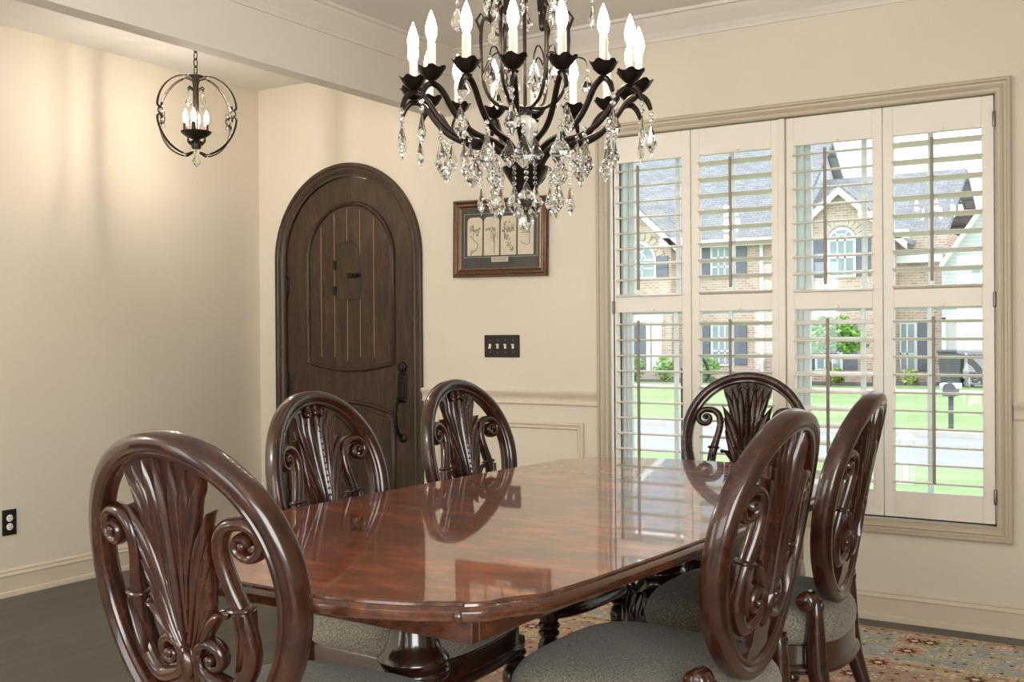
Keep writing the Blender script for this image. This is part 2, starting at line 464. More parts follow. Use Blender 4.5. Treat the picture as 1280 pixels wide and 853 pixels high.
w.box(-4.5, -3.45, YB-.15, YB, 2.15, ZC); w.box(-2.2, -.2, YB-.15, YB, 2.15, ZC); w.box(-2.2, -.2, YB-.15, YB, 0, .6); struct(w, 'wall_back', M['wall'])
# front wall with arch and window openings
w = MB()
TH = .17
def slab(x0, x1, z0, z1): w.box(x0, x1, YW, YW+TH, z0, z1)
slab(XL-.15, DX0, 0, ZC); slab(DX1, WX0, 0, ZC); slab(WX1, XR+.15, 0, ZC); slab(WX0, WX1, 0, WZ0); slab(WX0, WX1, WZ1, ZC)
na = 32
for i in range(na):
    a0, a1 = PI - PI*i/na, PI - PI*(i+1)/na
    xa, za, xb, zb_ = DC+DR*cos(a0), DSP+DR*sin(a0), DC+DR*cos(a1), DSP+DR*sin(a1)
    v = [(xa,YW,za),(xb,YW,zb_),(xb,YW,ZC),(xa,YW,ZC),(xa,YW+TH,za),(xb,YW+TH,zb_),(xb,YW+TH,ZC),(xa,YW+TH,ZC)]
    w.add(v, [(0,1,2,3),(7,6,5,4),(0,4,5,1),(2,6,7,3)])
struct(w, 'wall_front', M['wall'])
# header beam between entry hall and dining room
w = MB(); w.box(-3.367, -3.279, YB, YW, 2.345, ZC); struct(w, 'wall_header', M['header'])

# crown moulding (dining side)
CR = [(0,0),(.008,0),(.010,.010),(.016,.016),(.020,.030),(.026,.036),(.036,.048),(.055,.066),(.070,.086),(.074,.094),(.086,.098),(.090,.110),(.090,.112),(0,.112)]
def run(prof, pts, name, mat, zbase, smooth=35):
    """pts: list of (x,y, outx,outy) at wall corners with mitred outs"""
    mb = MB(); mb.extrude_path(prof, [((x,y,zbase),(ox,oy,0),(0,0,1)) for x,y,ox,oy in pts])
    return struct(mb, name, mat, smooth)
run(CR, [(-3.279,YB,1,0),(-3.279,YW,1,-1),(XR,YW,-1,-1),(XR,YB,-1,0)], 'trim_1', M['crown'], 2.557)
BB = [(0,0),(.022,0),(.022,.012),(.020,.022),(.014,.026),(.014,.092),(.017,.096),(.017,.100),(.012,.106),(.010,.112),(.012,.116),(.010,.122),(.004,.127),(0,.127)]
run(BB, [(XL,YB,1,0),(XL,YW,1,-1),(DX0-.085,YW,0,-1)], 'baseboard_left', M['base'], 0)
run(BB, [(DX1+.085,YW,0,-1),(XR,YW,-1,-1)], 'baseboard_front', M['base'], 0)
RAIL = [(0,0),(.010,.002),(.014,.008),(.012,.014),(.010,.018),(.012,.040),(.020,.050),(.024,.058),(.026,.066),(.022,.073),(0,.073)]
for i, (x0, x1) in enumerate(((DX1+.062, -2.412), (-.585, XR))):
    run(RAIL, [(x0,YW,0,-1),(x1,YW,0,-1)], 'trim_%d' % (i+2), M['base'], .849)
# picture-frame panel moulding under the chair rail
PM = [(0,0),(.006,0),(.014,.006),(.016,.012),(.009,.018),(.008,.024),(.012,.030),(.006,.036),(0,.036)]
def rectframe(prof, x0, x1, z0, z1, y, name, mat, smooth=35):
    """frame lying on the wall: outer edge x0..x1,z0..z1, prof (out,inward)"""
    mb = MB()
    path = [((x0,y,z0),(0,-1,0),(1,0,1)),((x1,y,z0),(0,-1,0),(-1,0,1)),((x1,y,z1),(0,-1,0),(-1,0,-1)),((x0,y,z1),(0,-1,0),(1,0,-1))]
    mb.extrude_path(prof, path, closed=True)
    return mb
struct(rectframe(PM, -3.37, -2.494, .20, .768, YW, '', None), 'trim_4', M['base'], 35)

# ------------------------------------------------------------------ window casing, windows
CASE = [(0,0),(.020,0),(.024,.006),(.024,.012),(.017,.016),(.017,.026),(.021,.032),(.017,.040),(.013,.046),(.013,.054),(.010,.059),(.004,.060),(-.03,.060),(-.03,0.03)]
CASE = [(0.0,0),(.026,0),(.030,.005),(.030,.013),(.022,.017),(.020,.026),(.025,.031),(.022,.037),(.016,.041),(.014,.050),(.016,.055),(.010,.060),(-.02,.060),(-.02,.04),(0,.04)]
struct(rectframe(CASE, -2.409, -.589, .366, 2.196, YW, '', None), 'trim_5', M['trim'], 30)

def win(n, x0, x1, z0, z1):
    root = empty('window_%d' % n, ((x0+x1)/2, YW+.10, z0)); root['kind'] = 'structure'
    cx, cy = (x0+x1)/2, YW+.10
    T = Matrix.Translation((-cx, -cy, -z0))
    fr = MB(); t = .018
    for a, b, c_, d in ((x0, x0+t, z0, z1), (x1-t, x1, z0, z1), (x0+t, x1-t, z0, z0+t), (x0+t, x1-t, z1-t, z1)):
        fr.bbox(a, b, YW+.075, YW+.16, c_, d, .004, T)
    fr.build('window_frame', M['sash'], root, 30)
    zm = (z0+z1)/2 + .03
    for k, (a, b) in enumerate(((z0+t, zm+.02), (zm-.02, z1-t))):
        yy = YW+.10 + .03*k
        s = MB(); q = .028
        for A, B, C_, D in ((x0+t, x0+t+q, a, b), (x1-t-q, x1-t, a, b), (x0+t+q, x1-t-q, a, a+q), (x0+t+q, x1-t-q, b-q, b)):
            s.bbox(A, B, yy, yy+.028, C_, D, .003, T)
        so = s.build('sash', M['vinyl'] if k == 0 else M['sash'], root, 30)
        g = MB(); g.box(x0+t+q, x1-t-q, yy+.012, yy+.016, a+q, b-q, T); g.build('pane', M['pane'], so, 0)
        mu = MB()
        for j in (1, 2):
            xx = lerp(x0, x1, j/3)
            mu.bbox(xx-.011, xx+.011, yy+.006, yy+.022, a+q, b-q, .003, T)
        mu.build('muntin', M['sash'], so, 30)
win(1, WX0, -1.515, WZ0, WZ1); win(2, -1.465, WX1, WZ0, WZ1)
m = MB(); m.box(-1.515, -1.465, YW+.075, YW+.17, WZ0, WZ1); struct(m, 'trim_6', M['sash'])
# white jamb lining of the opening
m = MB()
m.box(WX0-.012, WX0, YW-.001, YW+.17, WZ0-.012, WZ1+.012); m.box(WX1, WX1+.012, YW-.001, YW+.17, WZ0-.012, WZ1+.012)
m.box(WX0, WX1, YW-.001, YW+.17, WZ0-.012, WZ0); m.box(WX0, WX1, YW-.001, YW+.17, WZ1, WZ1+.012)
struct(m, 'trim_7', M['vinyl'])

# ------------------------------------------------------------------ shutters
pb = [-2.322, -1.930, -1.488, -1.079, -.652]
gaps = [(-2.304, -1.975), (-1.888, -1.553), (-1.452, -1.122), (-1.036, -.698)]
PL = ['white louvered shutter panel at the window end nearest the framed picture',
      'white louvered shutter panel second from the framed picture, behind the far chair',
      'white louvered shutter panel third from the framed picture, with down-tilted lower slats',
      'white louvered shutter panel at the window end farthest from the framed picture']
TILT = [(-9, 1), (11, 12), (-10, -15), (12, 5)]
YS = YW + .004
for i in range(4):
    x0, x1 = pb[i]+.0015, pb[i+1]-.0015; g0, g1 = gaps[i]
    root = empty('shutter_panel', ((x0+x1)/2, YS, .436), 0, PL[i], 'window shutter', 'plantation shutter panels in the dining room window')
    T = Matrix.Translation((-(x0+x1)/2, -YS, -.436))
    fr = MB(); y0, y1 = YS-.014, YS+.014
    for a, b, c_, d in ((x0, g0, .436, 2.130), (g1, x1, .436, 2.130), (g0, g1, .436, .543), (g0, g1, 1.300, 1.376), (g0, g1, 2.008, 2.130)):
        fr.bbox(a, b, y0, y1, c_, d, .002, T)
    if i in (1,):
        fr.bbox(x1-.03, x1+.0, y0-.012, y0, .436, 2.130, .002, T)
    fr.build('shutter_frame', M['shut'], root, 30)
    for k, (zs, cnt) in enumerate(((1.455, 8), (.657, 9))):
        sl = MB(); ang = math.radians(TILT[i][k])
        zz0 = 1.3785 + .0735 if k == 0 else .5835
        n = 8 if k == 0 else 10
        zlist = [1.383+.0735*j - .006 for j in range(9)] if k == 0 else [.582+.0735*j for j in range(10)]
        if k == 0: zlist = [1.3815+.0735*j for j in range(9)]
        for z in zlist:
            if k == 0 and z < 1.377: continue
            R = T @ Matrix.Translation(((g0+g1)/2, YS, z)) @ Matrix.Rotation(-ang, 4, 'X')
            w_ = (g1-g0)/2 + .003
            sec = [(.032*cos(2*PI*q/12), .0055*sin(2*PI*q/12)) for q in range(12)]
            v = [(-w_, a, b) for a, b in sec] + [(w_, a, b) for a, b in sec]
            fs = [(q, (q+1) % 12, 12+(q+1) % 12, 12+q) for q in range(12)] + [tuple(range(11,-1,-1)), tuple(range(12,24))]
            sl.add(v, fs, R)
        sl.build('louver_slats', M['shut'], root, 50)
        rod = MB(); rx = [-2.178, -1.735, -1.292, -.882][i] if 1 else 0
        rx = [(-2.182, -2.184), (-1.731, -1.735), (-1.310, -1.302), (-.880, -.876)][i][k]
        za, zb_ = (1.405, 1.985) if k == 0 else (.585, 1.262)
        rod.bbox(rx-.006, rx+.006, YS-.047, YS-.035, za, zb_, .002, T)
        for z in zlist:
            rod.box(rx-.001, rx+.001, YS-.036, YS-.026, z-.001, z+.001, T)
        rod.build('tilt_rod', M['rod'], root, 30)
    for z in (2.018, 1.310):
        kn = MB(); kn.lathe([(.004,0),(.004,.004),(.007,.008),(.006,.012),(.001,.013)], 12, T @ Matrix.Translation(((g0+g1)/2+.02, y0+.001, z)) @ Matrix.Rotation(PI/2, 4, 'X'))
        kn.build('shutter_knob', M['plastic'], root)
    if i in (0, 3):
        hx = x0-.002 if i == 0 else x1+.002
        for z in (2.035, 1.325, .545):
            h = MB(); h.bbox(hx-.005, hx+.005, y0-.008, y0+.002, z-.028, z+.028, .002, T); h.lathe([(.005,-.03),(.006,-.027),(.006,.027),(.005,.03)], 10, T @ Matrix.Translation((hx, y0-.007, z)))
            h.build('hinge', M['hinge'], root)

# ------------------------------------------------------------------ arched front door
door = empty('door_1', (DC, YW, 0)); door['kind'] = 'structure'
TD = Matrix.Translation((-DC, -YW, 0))
def archpts(r, n=40, z0=0, cx=DC, sp=DSP, rz=None):
    rz = r if rz is None else rz
    return [(cx-r, z0)] + [(cx - r*cos(PI*k/n), sp + rz*sin(PI*k/n)) for k in range(n+1)] + [(cx+r, z0)]
def archsweep(prof, r_out, name, mat, par, y=YW, z0=0, n=40, rzo=None, sp=DSP, cx=DC):
    """prof (out from wall, inward)"""
    mb = MB(); path = []
    path.append(((cx-r_out, y, z0), (0,-1,0), (1,0,0)))
    for k in range(n+1):
        a = PI*k/n
        path.append(((cx - r_out*cos(a), y, sp + (rzo or r_out)*sin(a)), (0,-1,0), (cos(a),0,-sin(a))))
    path.append(((cx+r_out, y, z0), (0,-1,0), (-1,0,0)))
    mb.extrude_path(prof, path, M=TD)
    return mb.build(name, mat, par, 30)
DCASE = [(0,0),(.018,0),(.022,.006),(.022,.020),(.016,.026),(.014,.040),(.018,.048),(.016,.054),(.010,.060),(.008,.074),(-.05,.074),(-.05,.0)]
archsweep(DCASE, DR+.062, 'door_casing', M['door'], door)
# slab
sl = MB(); sl.prism([(x, z) for x, z in archpts(DR-.016)][::-1], -.0, .045, TD @ Matrix.Translation((0, YW+.005, 0)) @ Matrix(((1,0,0,0),(0,0,1,0),(0,1,0,0),(0,0,0,1))))
slab_o = sl.build('door_slab', M['door'], door, 30)
PX0, PX1 = -4.279, -3.663; PC = (PX0+PX1)/2; PR = (PX1-PX0)/2
YD = YW + .005
# planked upper panel: sunk moulding with planks between light V grooves
pan = MB(); 
nn = 36
outer = [(PC - PR*cos(PI*k/nn), 1.632 + (PR)*sin(PI*k/nn)) for k in range(nn+1)]
bot = [(lerp(PX1, PX0, k/16), 1.048 - .039*sin(PI*k/16)) for k in range(17)]
loop = outer + bot
# raised bead round the panel
pts = [(x, YD, z) for x, z in loop]
pan.tube(pts, [(.012,.016)]*len(pts), 8, closed=True, up=(0,1,0), M=TD)
inn = [(PC + (x-PC)*.93, YD, 1.35 + (z-1.35)*.955) for x, z in loop]
pan.tube(inn, [(.012,.006)]*len(inn), 8, closed=True, up=(0,1,0), M=TD)
pan.build('panel_moulding', M['door'], door, 50)
pl = MB()
xs = [PX0+.022, -4.179, -4.080, -3.987, -3.894, -3.797, PX1-.022]
for k in range(6):
    a, b = xs[k]+.0022, xs[k+1]-.0022
    def top(x): 
        q = max(0, 1-((x-PC)/(PR-.02))**2); return 1.632 + (PR-.02)*math.sqrt(q)
    def low(x): return 1.068 - .037*sin(PI*min(1, max(0, (x-PX0)/(PX1-PX0))))
    st = 6
    poly = [(lerp(a, b, j/st), low(lerp(a, b, j/st))) for j in range(st+1)] + [(lerp(b, a, j/st), top(lerp(b, a, j/st))) for j in range(st+1)]
    pl.prism(poly, -.006, .003, TD @ Matrix.Translation((0, YD, 0)) @ Matrix(((1,0,0,0),(0,0,1,0),(0,1,0,0),(0,0,0,1))))
pl.build('plank_panel', M['door'], door, 0)
gv = MB()
for k in range(1, 6):
    x = xs[k]; gv.box(x-.0024, x+.0024, YD-.0054, YD+.002, 1.08 if k not in (3,) else 1.06, 1.632 + math.sqrt(max(0, (PR-.03)**2-(x-PC)**2)), TD)
gv.build('plank_groove', M['groove'], door, 0)
# lower panel
lo = MB()
lp = [(lerp(PX0, PX1, k/16), .775 + .055*sin(PI*k/16)) for k in range(17)] + [(PX1, .16), (PX0, .16)]
lo.tube([(x, YD, z) for x, z in lp], [(.012,.016)]*len(lp), 8, closed=True, up=(0,1,0), M=TD)
lo.tube([(PC+(x-PC)*.93, YD, .47+(z-.47)*.93) for x, z in lp], [(.012,.005)]*len(lp), 8, closed=True, up=(0,1,0), M=TD)
lo.build('lower_panel_moulding', M['door'], door, 50)
# peep door
pk = MB()
kp = [(-4.066, 1.403), (-3.895, 1.403)] + [(-3.9805+.0855*cos(PI*k/14), 1.638+.086*sin(PI*k/14)) for k in range(15)]
pk.prism(kp, -.011, .0, TD @ Matrix.Translation((0, YD, 0)) @ Matrix(((1,0,0,0),(0,0,1,0),(0,1,0,0),(0,0,0,1))))
pko = pk.build('peep_door', M['door'], door, 0)
gp = MB(); gp.tube([(x, YD-.0085, z) for x, z in kp], .0032, 6, closed=True, M=TD); gp.build('peep_shadow_line', M['slot'], pko)  # dark tube put in as the shadow line round the peep door
for z in (1.598, 1.454):
    h = MB(); h.bbox(-4.084, -4.060, YD-.019, YD-.009, z-.026, z+.026, .002, TD); h.lathe([(.005,-.026),(.005,.026)], 8, TD @ Matrix.Translation((-4.070, YD-.02, z))); h.build('peep_hinge', M['iron'], pko)
l_ = MB(); l_.bbox(-3.975, -3.885, YD-.022, YD-.010, 1.523, 1.548, .003, TD); l_.ball((-3.905, YD-.024, 1.536), .014, M=TD); l_.ball((-3.935, YD-.024, 1.536), .008, M=TD); l_.build('peep_latch', M['iron'], pko)
for z in (1.86, 1.49, .934, .25):
    h = MB(); h.lathe([(.004,-.062),(.009,-.055),(.009,.055),(.004,.062)], 12, TD @ Matrix.Translation((DX0+.020, YW-.006, z))); h.bbox(DX0+.018, DX0+.03, YW-.003, YW+.004, z-.05, z+.05, .002, TD); h.build('door_hinge', M['iron'], door)
b_ = MB(); RY = Matrix.Rotation(PI/2, 4, 'X')
b_.lathe([(.030,-.002),(.031,.006),(.027,.012),(.020,.014),(.018,.022),(.010,.024)], 24, TD @ Matrix.Translation((-3.606, YD-.001, 1.028)) @ RY); b_.build('deadbolt', M['iron'], door)
hd = MB(); hd.bbox(-3.636, -3.576, YD-.012, YD+.001, .838, .995, .006, TD)
hd.bbox(-3.625, -3.587, YD-.020, YD-.010, .860, .970, .005, TD)
hd.tube([(-3.606, YD-.012, .845), (-3.606, YD-.045, .842), (-3.606, YD-.064, .815), (-3.606, YD-.070, .77), (-3.606, YD-.062, .72), (-3.606, YD-.04, .672), (-3.606, YD-.008, .648)], [.008,.009,.010,.012,.011,.009,.008], 10, M=TD)
hd.ball((-3.606, YD-.045, .862), .010, M=TD)
hd.lathe([(.024,-.002),(.025,.006),(.018,.012),(.004,.014)], 18, TD @ Matrix.Translation((-3.606, YD-.001, .645)) @ RY)
hd.build('door_handle', M['iron'], door)

# ------------------------------------------------------------------ switch plate, outlet, picture
sw = empty('light_switch', (-2.963, YW, 1.142), 0, 'four-gang black switch plate with white toggles below the framed picture', 'light switch')
p = MB(); p.bbox(-.106, .106, -.007, .0, -.057, .057, .004); p.build('switch_plate', M['plate'], sw, 30)
for k in range(4):
    x = -.069 + .046*k; d = -1 if k == 0 else 1
    t = MB(); t.box(-.0055, .0055, -.010, -.006, -.012, .012, Matrix.Translation((x,0,0)))
    t.tube([(x, -.006, 0), (x, -.014, .004*d), (x, -.021, .010*d)], [.0045,.004,.003], 8)
    t.build('toggle', M['plastic'], sw)
    for z in (.030, -.030):
        s = MB(); s.lathe([(.003,0),(.003,.0015),(.001,.002)], 10, Matrix.Translation((x,-.0065,z)) @ RY); s.build('plate_screw', M['hinge'], sw)
ot = empty('wall_outlet', (XL, 3.015, .343), 0, 'black outlet plate with white sockets low on the left wall', 'outlet')
p = MB(); p.bbox(-.0, .006, -.037, .037, -.060, .060, .003); p.build('outlet_plate', M['plate'], ot, 30)
for z in (.020, -.020):
    MX = Matrix.Translation((.005, 0, z)) @ Matrix.Rotation(PI/2, 4, 'Y')
    q = MB(); q.lathe([(.0165,0),(.0165,.002),(.015,.003)], 20, MX); r = q.build('receptacle', M['plastic'], ot)
    s = MB(); s.box(.0075,.0088, -.0075,-.0055, z-.000, z+.009); s.box(.0075,.0088, .0055,.0075, z-.000, z+.008); s.box(.0075,.0088, -.002,.002, z-.010, z-.005); s.build('socket_slot', M['slot'], r, 0)

pic = empty('framed_picture', (-2.966, YW-.004, 1.693), 0, 'bronze-framed picture of four arched nature prints on dark mat', 'framed picture')
pic.rotation_euler = (0, math.radians(.9), 0)
PFR = [(0,0),(.016,0),(.022,.004),(.024,.010),(.018,.016),(.013,.022),(.014,.027),(.017,.031),(.012,.036),(.008,.042),(0,.042)]
def rf(prof, x0, x1, z0, z1, y=0.0):
    mb = MB(); mb.extrude_path(prof, [((x0,y,z0),(0,-1,0),(1,0,1)),((x1,y,z0),(0,-1,0),(-1,0,1)),((x1,y,z1),(0,-1,0),(-1,0,-1)),((x0,y,z1),(0,-1,0),(1,0,-1))], closed=True); return mb
mb = rf(PFR, -.283, .283, -.199, .199)
mb.build('picture_frame', M['pframe'], pic, 30)
rf([(0,0),(.010,0),(.012,.003),(.008,.007),(0,.007)], -.243, .243, -.159, .159).build('frame_lip', M['pgold'], pic, 30)
q = MB(); q.box(-.25, .25, -.004, -.001, -.165, .165); q.build('mat_board', M['mat'], pic, 0)
q = rf([(0,0),(.0012,0),(.0012,.003),(0,.003)], -.222, .222, -.098, .128, -.004); q.build('mat_line', M['matline'], pic, 0)
def print_mat(seed, kind):
    m, nt, b = newmat('vintage_print')
    c = coords(nt); mp = N(nt, 'ShaderNodeMapping'); mp.inputs['Location'].default_value = (seed*1.7, 0, seed); nt.links.new(c, mp.inputs[0])
    n = N(nt, 'ShaderNodeTexNoise', Scale=22.0, Detail=5.0, Roughness=.75); nt.links.new(mp.outputs[0], n.inputs[0])
    n2 = N(nt, 'ShaderNodeTexNoise', Scale=60.0, Detail=3.0, Roughness=.75); nt.links.new(mp.outputs[0], n2.inputs[0])
    k = ramp(nt, n.outputs[0], [(.46, (.63,.56,.46)), (.60, (.46,.39,.27)), (.72, (.24,.20,.11))])
    k = mixc(nt, .35, k, ramp(nt, n2.outputs[0], [(.40,(.5,.45,.36)),(.6,(.64,.58,.48))]))
    nt.links.new(k, b.inputs['Base Color']); b.inputs['Roughness'].default_value = .7
    return m
paper = plain('aged_print_paper', (.76,.64,.50), .7, noise=.06, nscale=25)
ink = plain('sepia_ink', (.13,.10,.06), .8); olive = plain('olive_wash', (.33,.28,.15), .8, noise=.35, nscale=60)
XY = Matrix(((1,0,0,0),(0,0,1,0),(0,1,0,0),(0,0,0,1)))
random.seed(5)
for k in range(4):
    cx = -.153 + .102*k
    poly = [(cx-.046,-.088),(cx+.046,-.088),(cx+.046,.085)] + [(cx+.022+.024*cos(a), .085+.024*sin(a)) for a in (PI*.17, PI*.33, PI/2)] + [(cx-.022+.024*cos(a), .085+.024*sin(a)) for a in (PI/2, PI*.67, PI*.83)] + [(cx-.046,.085)]
    q = MB(); q.prism(poly, -.0062, -.004, XY); pr = q.build('nature_print', paper, pic, 0)
    dr = MB(); fo = MB()
    def stroke(pts, r): dr.tube([(x, -.0064, z) for x, z in pts], [(r, .0006)]*len(pts), 6, up=(0,1,0))
    def blob(x, z, r):
        r *= 1.55
        fo.lathe([(r,0),(r*.8,.0004),(1e-4,.0006)], 7, Matrix.Translation((x,-.0062,z)) @ RY)
    if k == 0:      # winding path below a clump of trees
        stroke([(cx-.02,-.075),(cx+.012,-.055),(cx+.022,-.03),(cx+.0,-.012),(cx-.018,.005),(cx-.01,.015)], .0018)
        for j in range(26): blob(cx+random.uniform(-.028,.03), random.gauss(.042,.013), random.uniform(.002,.005))
        for j in range(7): blob(cx-.012+random.uniform(-.012,.012), random.gauss(-.07,.008), random.uniform(.0015,.003))
        stroke([(cx-.008,.02),(cx-.01,.075)], .0012)
    elif k == 1:    # a tall slim tree before a distant wood
        stroke([(cx+.018,-.078),(cx+.018,-.02),(cx+.014,.03)], .0018)
        for a in (-.5,-.25,.2,.45): stroke([(cx+.017,-.01+a*.03),(cx+.017+a*.05,.03)], .0009)
        for j in range(18): blob(cx+random.uniform(-.036,.02), random.gauss(.044,.006), random.uniform(.002,.0045))
        for j in range(20): blob(cx+.016+random.gauss(0,.012), random.gauss(.018,.016), random.uniform(.001,.0022))
    elif k == 2:    # lane between hedges
        for j in range(36): blob(cx+random.uniform(-.034,.032), random.gauss(.045,.013), random.uniform(.002,.005))
        for j in range(44):
            t = random.random(); blob(cx-.015+.045*t+random.gauss(0,.008), .015-.09*t, random.uniform(.0015,.004))
        stroke([(cx-.022,-.01),(cx-.024,.075)], .0025)
    else:           # bare tree by a stream
        stroke([(cx+.022,-.035),(cx+.024,.0),(cx+.02,.04)], .002); stroke([(cx+.022,-.033),(cx+.01,-.04),(cx-.02,-.03),(cx-.028,-.02)], .0013)
        stroke([(cx-.03,.02),(cx+.03,.022)], .0012)
        for j in range(16): blob(cx+random.uniform(-.03,.03), random.gauss(.03,.009), random.uniform(.0015,.0035))
    fw_ = fo.build('foliage_wash', olive, pr, 0); fw_['kind'] = 'stuff'; dr.build('ink_line', ink, pr, 0)
q = MB(); q.box(-.051, .051, -.0065, -.004, -.122, -.095); pq = q.build('title_plaque', plain('pale_plaque', (.55,.50,.42), .5), pic, 0)
q = MB()
for z in (-.104, -.111):
    x = -.040
    while x < .038:
        w_ = random.uniform(.003,.008); q.box(x, x+w_, -.0069, -.0064, z-.0012, z+.0012); x += w_+.002
q.build('plaque_script', ink, pq, 0)
q = MB(); q.box(-.242,.242,-.0098,-.0088,-.158,.158); q.build('picture_glass', M['pane'], pic, 0)

# ------------------------------------------------------------------ rug
r = MB(); cx, cy = (RUG[0]+RUG[1])/2, (RUG[2]+RUG[3])/2; hx, hy = (RUG[1]-RUG[0])/2, (RUG[3]-RUG[2])/2
r.bbox(-hx, hx, -hy, hy, 0, .010, .003)
ro = r.build('area_rug', M['rug'], None, 0); ro.location = (cx, cy, 0)
tag(ro, 'floral Persian style rug in faded pink and blue grey under the table', 'rug')

# ------------------------------------------------------------------ dining table
TB = empty('dining_table', (-1.40, 2.447, .0105), math.radians(-2.5), 'long polished mahogany pedestal table with scalloped corners', 'dining table')
TZ = .760 - .010
def table_outline(ins=0.0):
    P = outline0(); n = len(P); out = []
    for i in range(n):
        a, b, c_ = P[i-1], P[i], P[(i+1) % n]
        d = Vector((b[0]-a[0], b[1]-a[1])).normalized() + Vector((c_[0]-b[0], c_[1]-b[1])).normalized(); d.normalize()
        out.append((b[0]+d.y*ins, b[1]-d.x*ins))
    return out
def outline0(ins=0.0):
    W, L = .543-ins, 1.080-ins
    right = []
    # from centre of the right side towards the near end (y<0)
    side = [(W, 0), (W-.002, -.4), (W-.010, -.70), (W-.022, -.845)]
    corner = [(W-.030,-.862),(W-.048,-.885),(W-.062,-.915),(W-.072,-.945),(W-.090,-.968),(W-.108,-.982)]
    notch = [(W-.116,-.980),(W-.126,-.985),(W-.138,-.995)]
    end = [(W-.20,-1.028),(W-.28,-1.055),(W-.36,-1.070),(W-.45,-1.078)]
    q = side + [(x, y+ins*.95) for x, y in corner+notch+end]
    pts = [(x, y) for x, y in q] + [(0, -L)]
    l = [(-x, y) for x, y in pts[::-1][1:]]
    lower = pts + l                      # right mid -> near end -> left mid
    upper = [(-x, -y) for x, y in lower][1:-1]
    return lower + upper
def clip(poly, ya, yb):
    def cl(P, f, d):
        out = []
        for i in range(len(P)):
            a, b = P[i], P[(i+1) % len(P)]
            fa, fb = (a[1]-f)*d, (b[1]-f)*d
            if fa >= 0: out.append(a)
            if (fa >= 0) != (fb >= 0):
                t = fa/(fa-fb); out.append((lerp(a[0],b[0],t), f))
        return out
    return cl(cl(poly, ya, 1), yb, -1)
rings = [(.030,-.034),(.012,-.034),(.003,-.030),(0,-.022),(.001,-.014),(.006,-.009),(.012,-.007),(.0125,-.003),(.0155,0)]
for nm, ya, yb in (('table_top', -2, -.2505), ('table_leaf', -.2495, .2395), ('table_top', .2405, 2)):
    mb = MB(); n = None
    R = []
    for ins, dz in rings:
        P = clip(table_outline(ins), ya, yb); R.append([(x, y, TZ+dz) for x, y in P])
    n = len(R[0])
    v = [p for ring in R for p in ring]
    fs = [tuple(range(n-1,-1,-1)), tuple((len(R)-1)*n+i for i in range(n))]
    for k in range(len(R)-1):
        for i in range(n):
            j = (i+1) % n; fs.append((k*n+i, k*n+j, (k+1)*n+j, (k+1)*n+i))
    mb.add(v, fs)
    o = mb.build(nm, M['tabledge'], TB, 32)
    o.data.materials.append(M['table'])
    for p_ in o.data.polygons:
        if p_.normal.z > .99 and p_.center.z > TZ-.001: p_.material_index = 1; p_.use_smooth = False
# underframe apron
ap = MB()
AW, AL = .405, .915
for a, b, c_, d in ((-AW, AW, -AL, -AL+.022), (-AW, AW, AL-.022, AL), (-AW, -AW+.022, -AL+.022, AL-.022), (AW-.022, AW, -AL+.022, AL-.022)):
    ap.bbox(a, b, c_, d, TZ-.088, TZ-.030, .002)
ap.build('apron', M['tabledge'], TB, 30)
# carved corner bosses under the notches
for sx in (1, -1):
    for sy in (1, -1):
        b_ = MB(); b_.ball((sx*.425, sy*.978, TZ-.022), .010, sz=1.2); b_.build('corner_boss', M['tabledge'], TB)
PED = [(.115,.150),(.118,.165),(.085,.185),(.060,.205),(.055,.225),(.075,.245),(.098,.285),(.108,.330),(.100,.375),(.080,.410),(.066,.432),(.066,.446),(.074,.452),(.080,.462),(.080,.472),(.072,.480),(.078,.488),(.078,.496),(.062,.512),(.054,.535),(.049,.565),(.047,.600),(.050,.630),(.058,.650),(.060,.668),(.060,.675)]
for sy in (-1, 1):
    pd = MB(); T0 = Matrix.Translation((0, sy*.585, 0))
    pd.lathe(PED, 40, T0)
    po = pd.build('pedestal', M['tabdark'], TB, 50)
    lf = MB()
    for k in range(12):
        a = 2*PI*k/12
        lf.tube([(cos(a)*r_, sin(a)*r_+sy*.585, z) for r_, z in ((.060,.255),(.088,.275),(.108,.32),(.106,.36),(.094,.395),(.092,.415),(.104,.425))], [(.010,.006),(.020,.008),(.024,.009),(.020,.009),(.014,.008),(.010,.007),(.004,.004)], 8, up=(cos(a), sin(a), 0))
    lf.build('carved_leaves', M['tabdark'], po, 50)
    for k in range(4):
        a = PI/4 + PI/2*k
        ft = MB(); ft.tube([(cos(a)*r_, sin(a)*r_+sy*.585, z) for r_, z in ((.07,.19),(.14,.215),(.20,.20),(.26,.14),(.31,.075),(.35,.045),(.385,.05),(.40,.06))], [.038,.042,.040,.033,.027,.026,.030,.014], 12)
        ft.ball((cos(a)*.385, sin(a)*.385+sy*.585, .024), .026, sz=.9)
        ft.build('pedestal_foot', M['tabdark'], TB, 60)
    pl = MB(); pl.bbox(-.20, .20, sy*.585-.20, sy*.585+.20, .668, .676, .003); pl.build('mounting_plate', M['tabdark'], TB, 30)
rn = MB()
for sx in (-1, 1): rn.bbox(sx*.16-.02, sx*.16+.02, -.85, .85, .676, TZ-.034, .002)
rn.build('slide_runner', M['tabdark'], TB, 30)

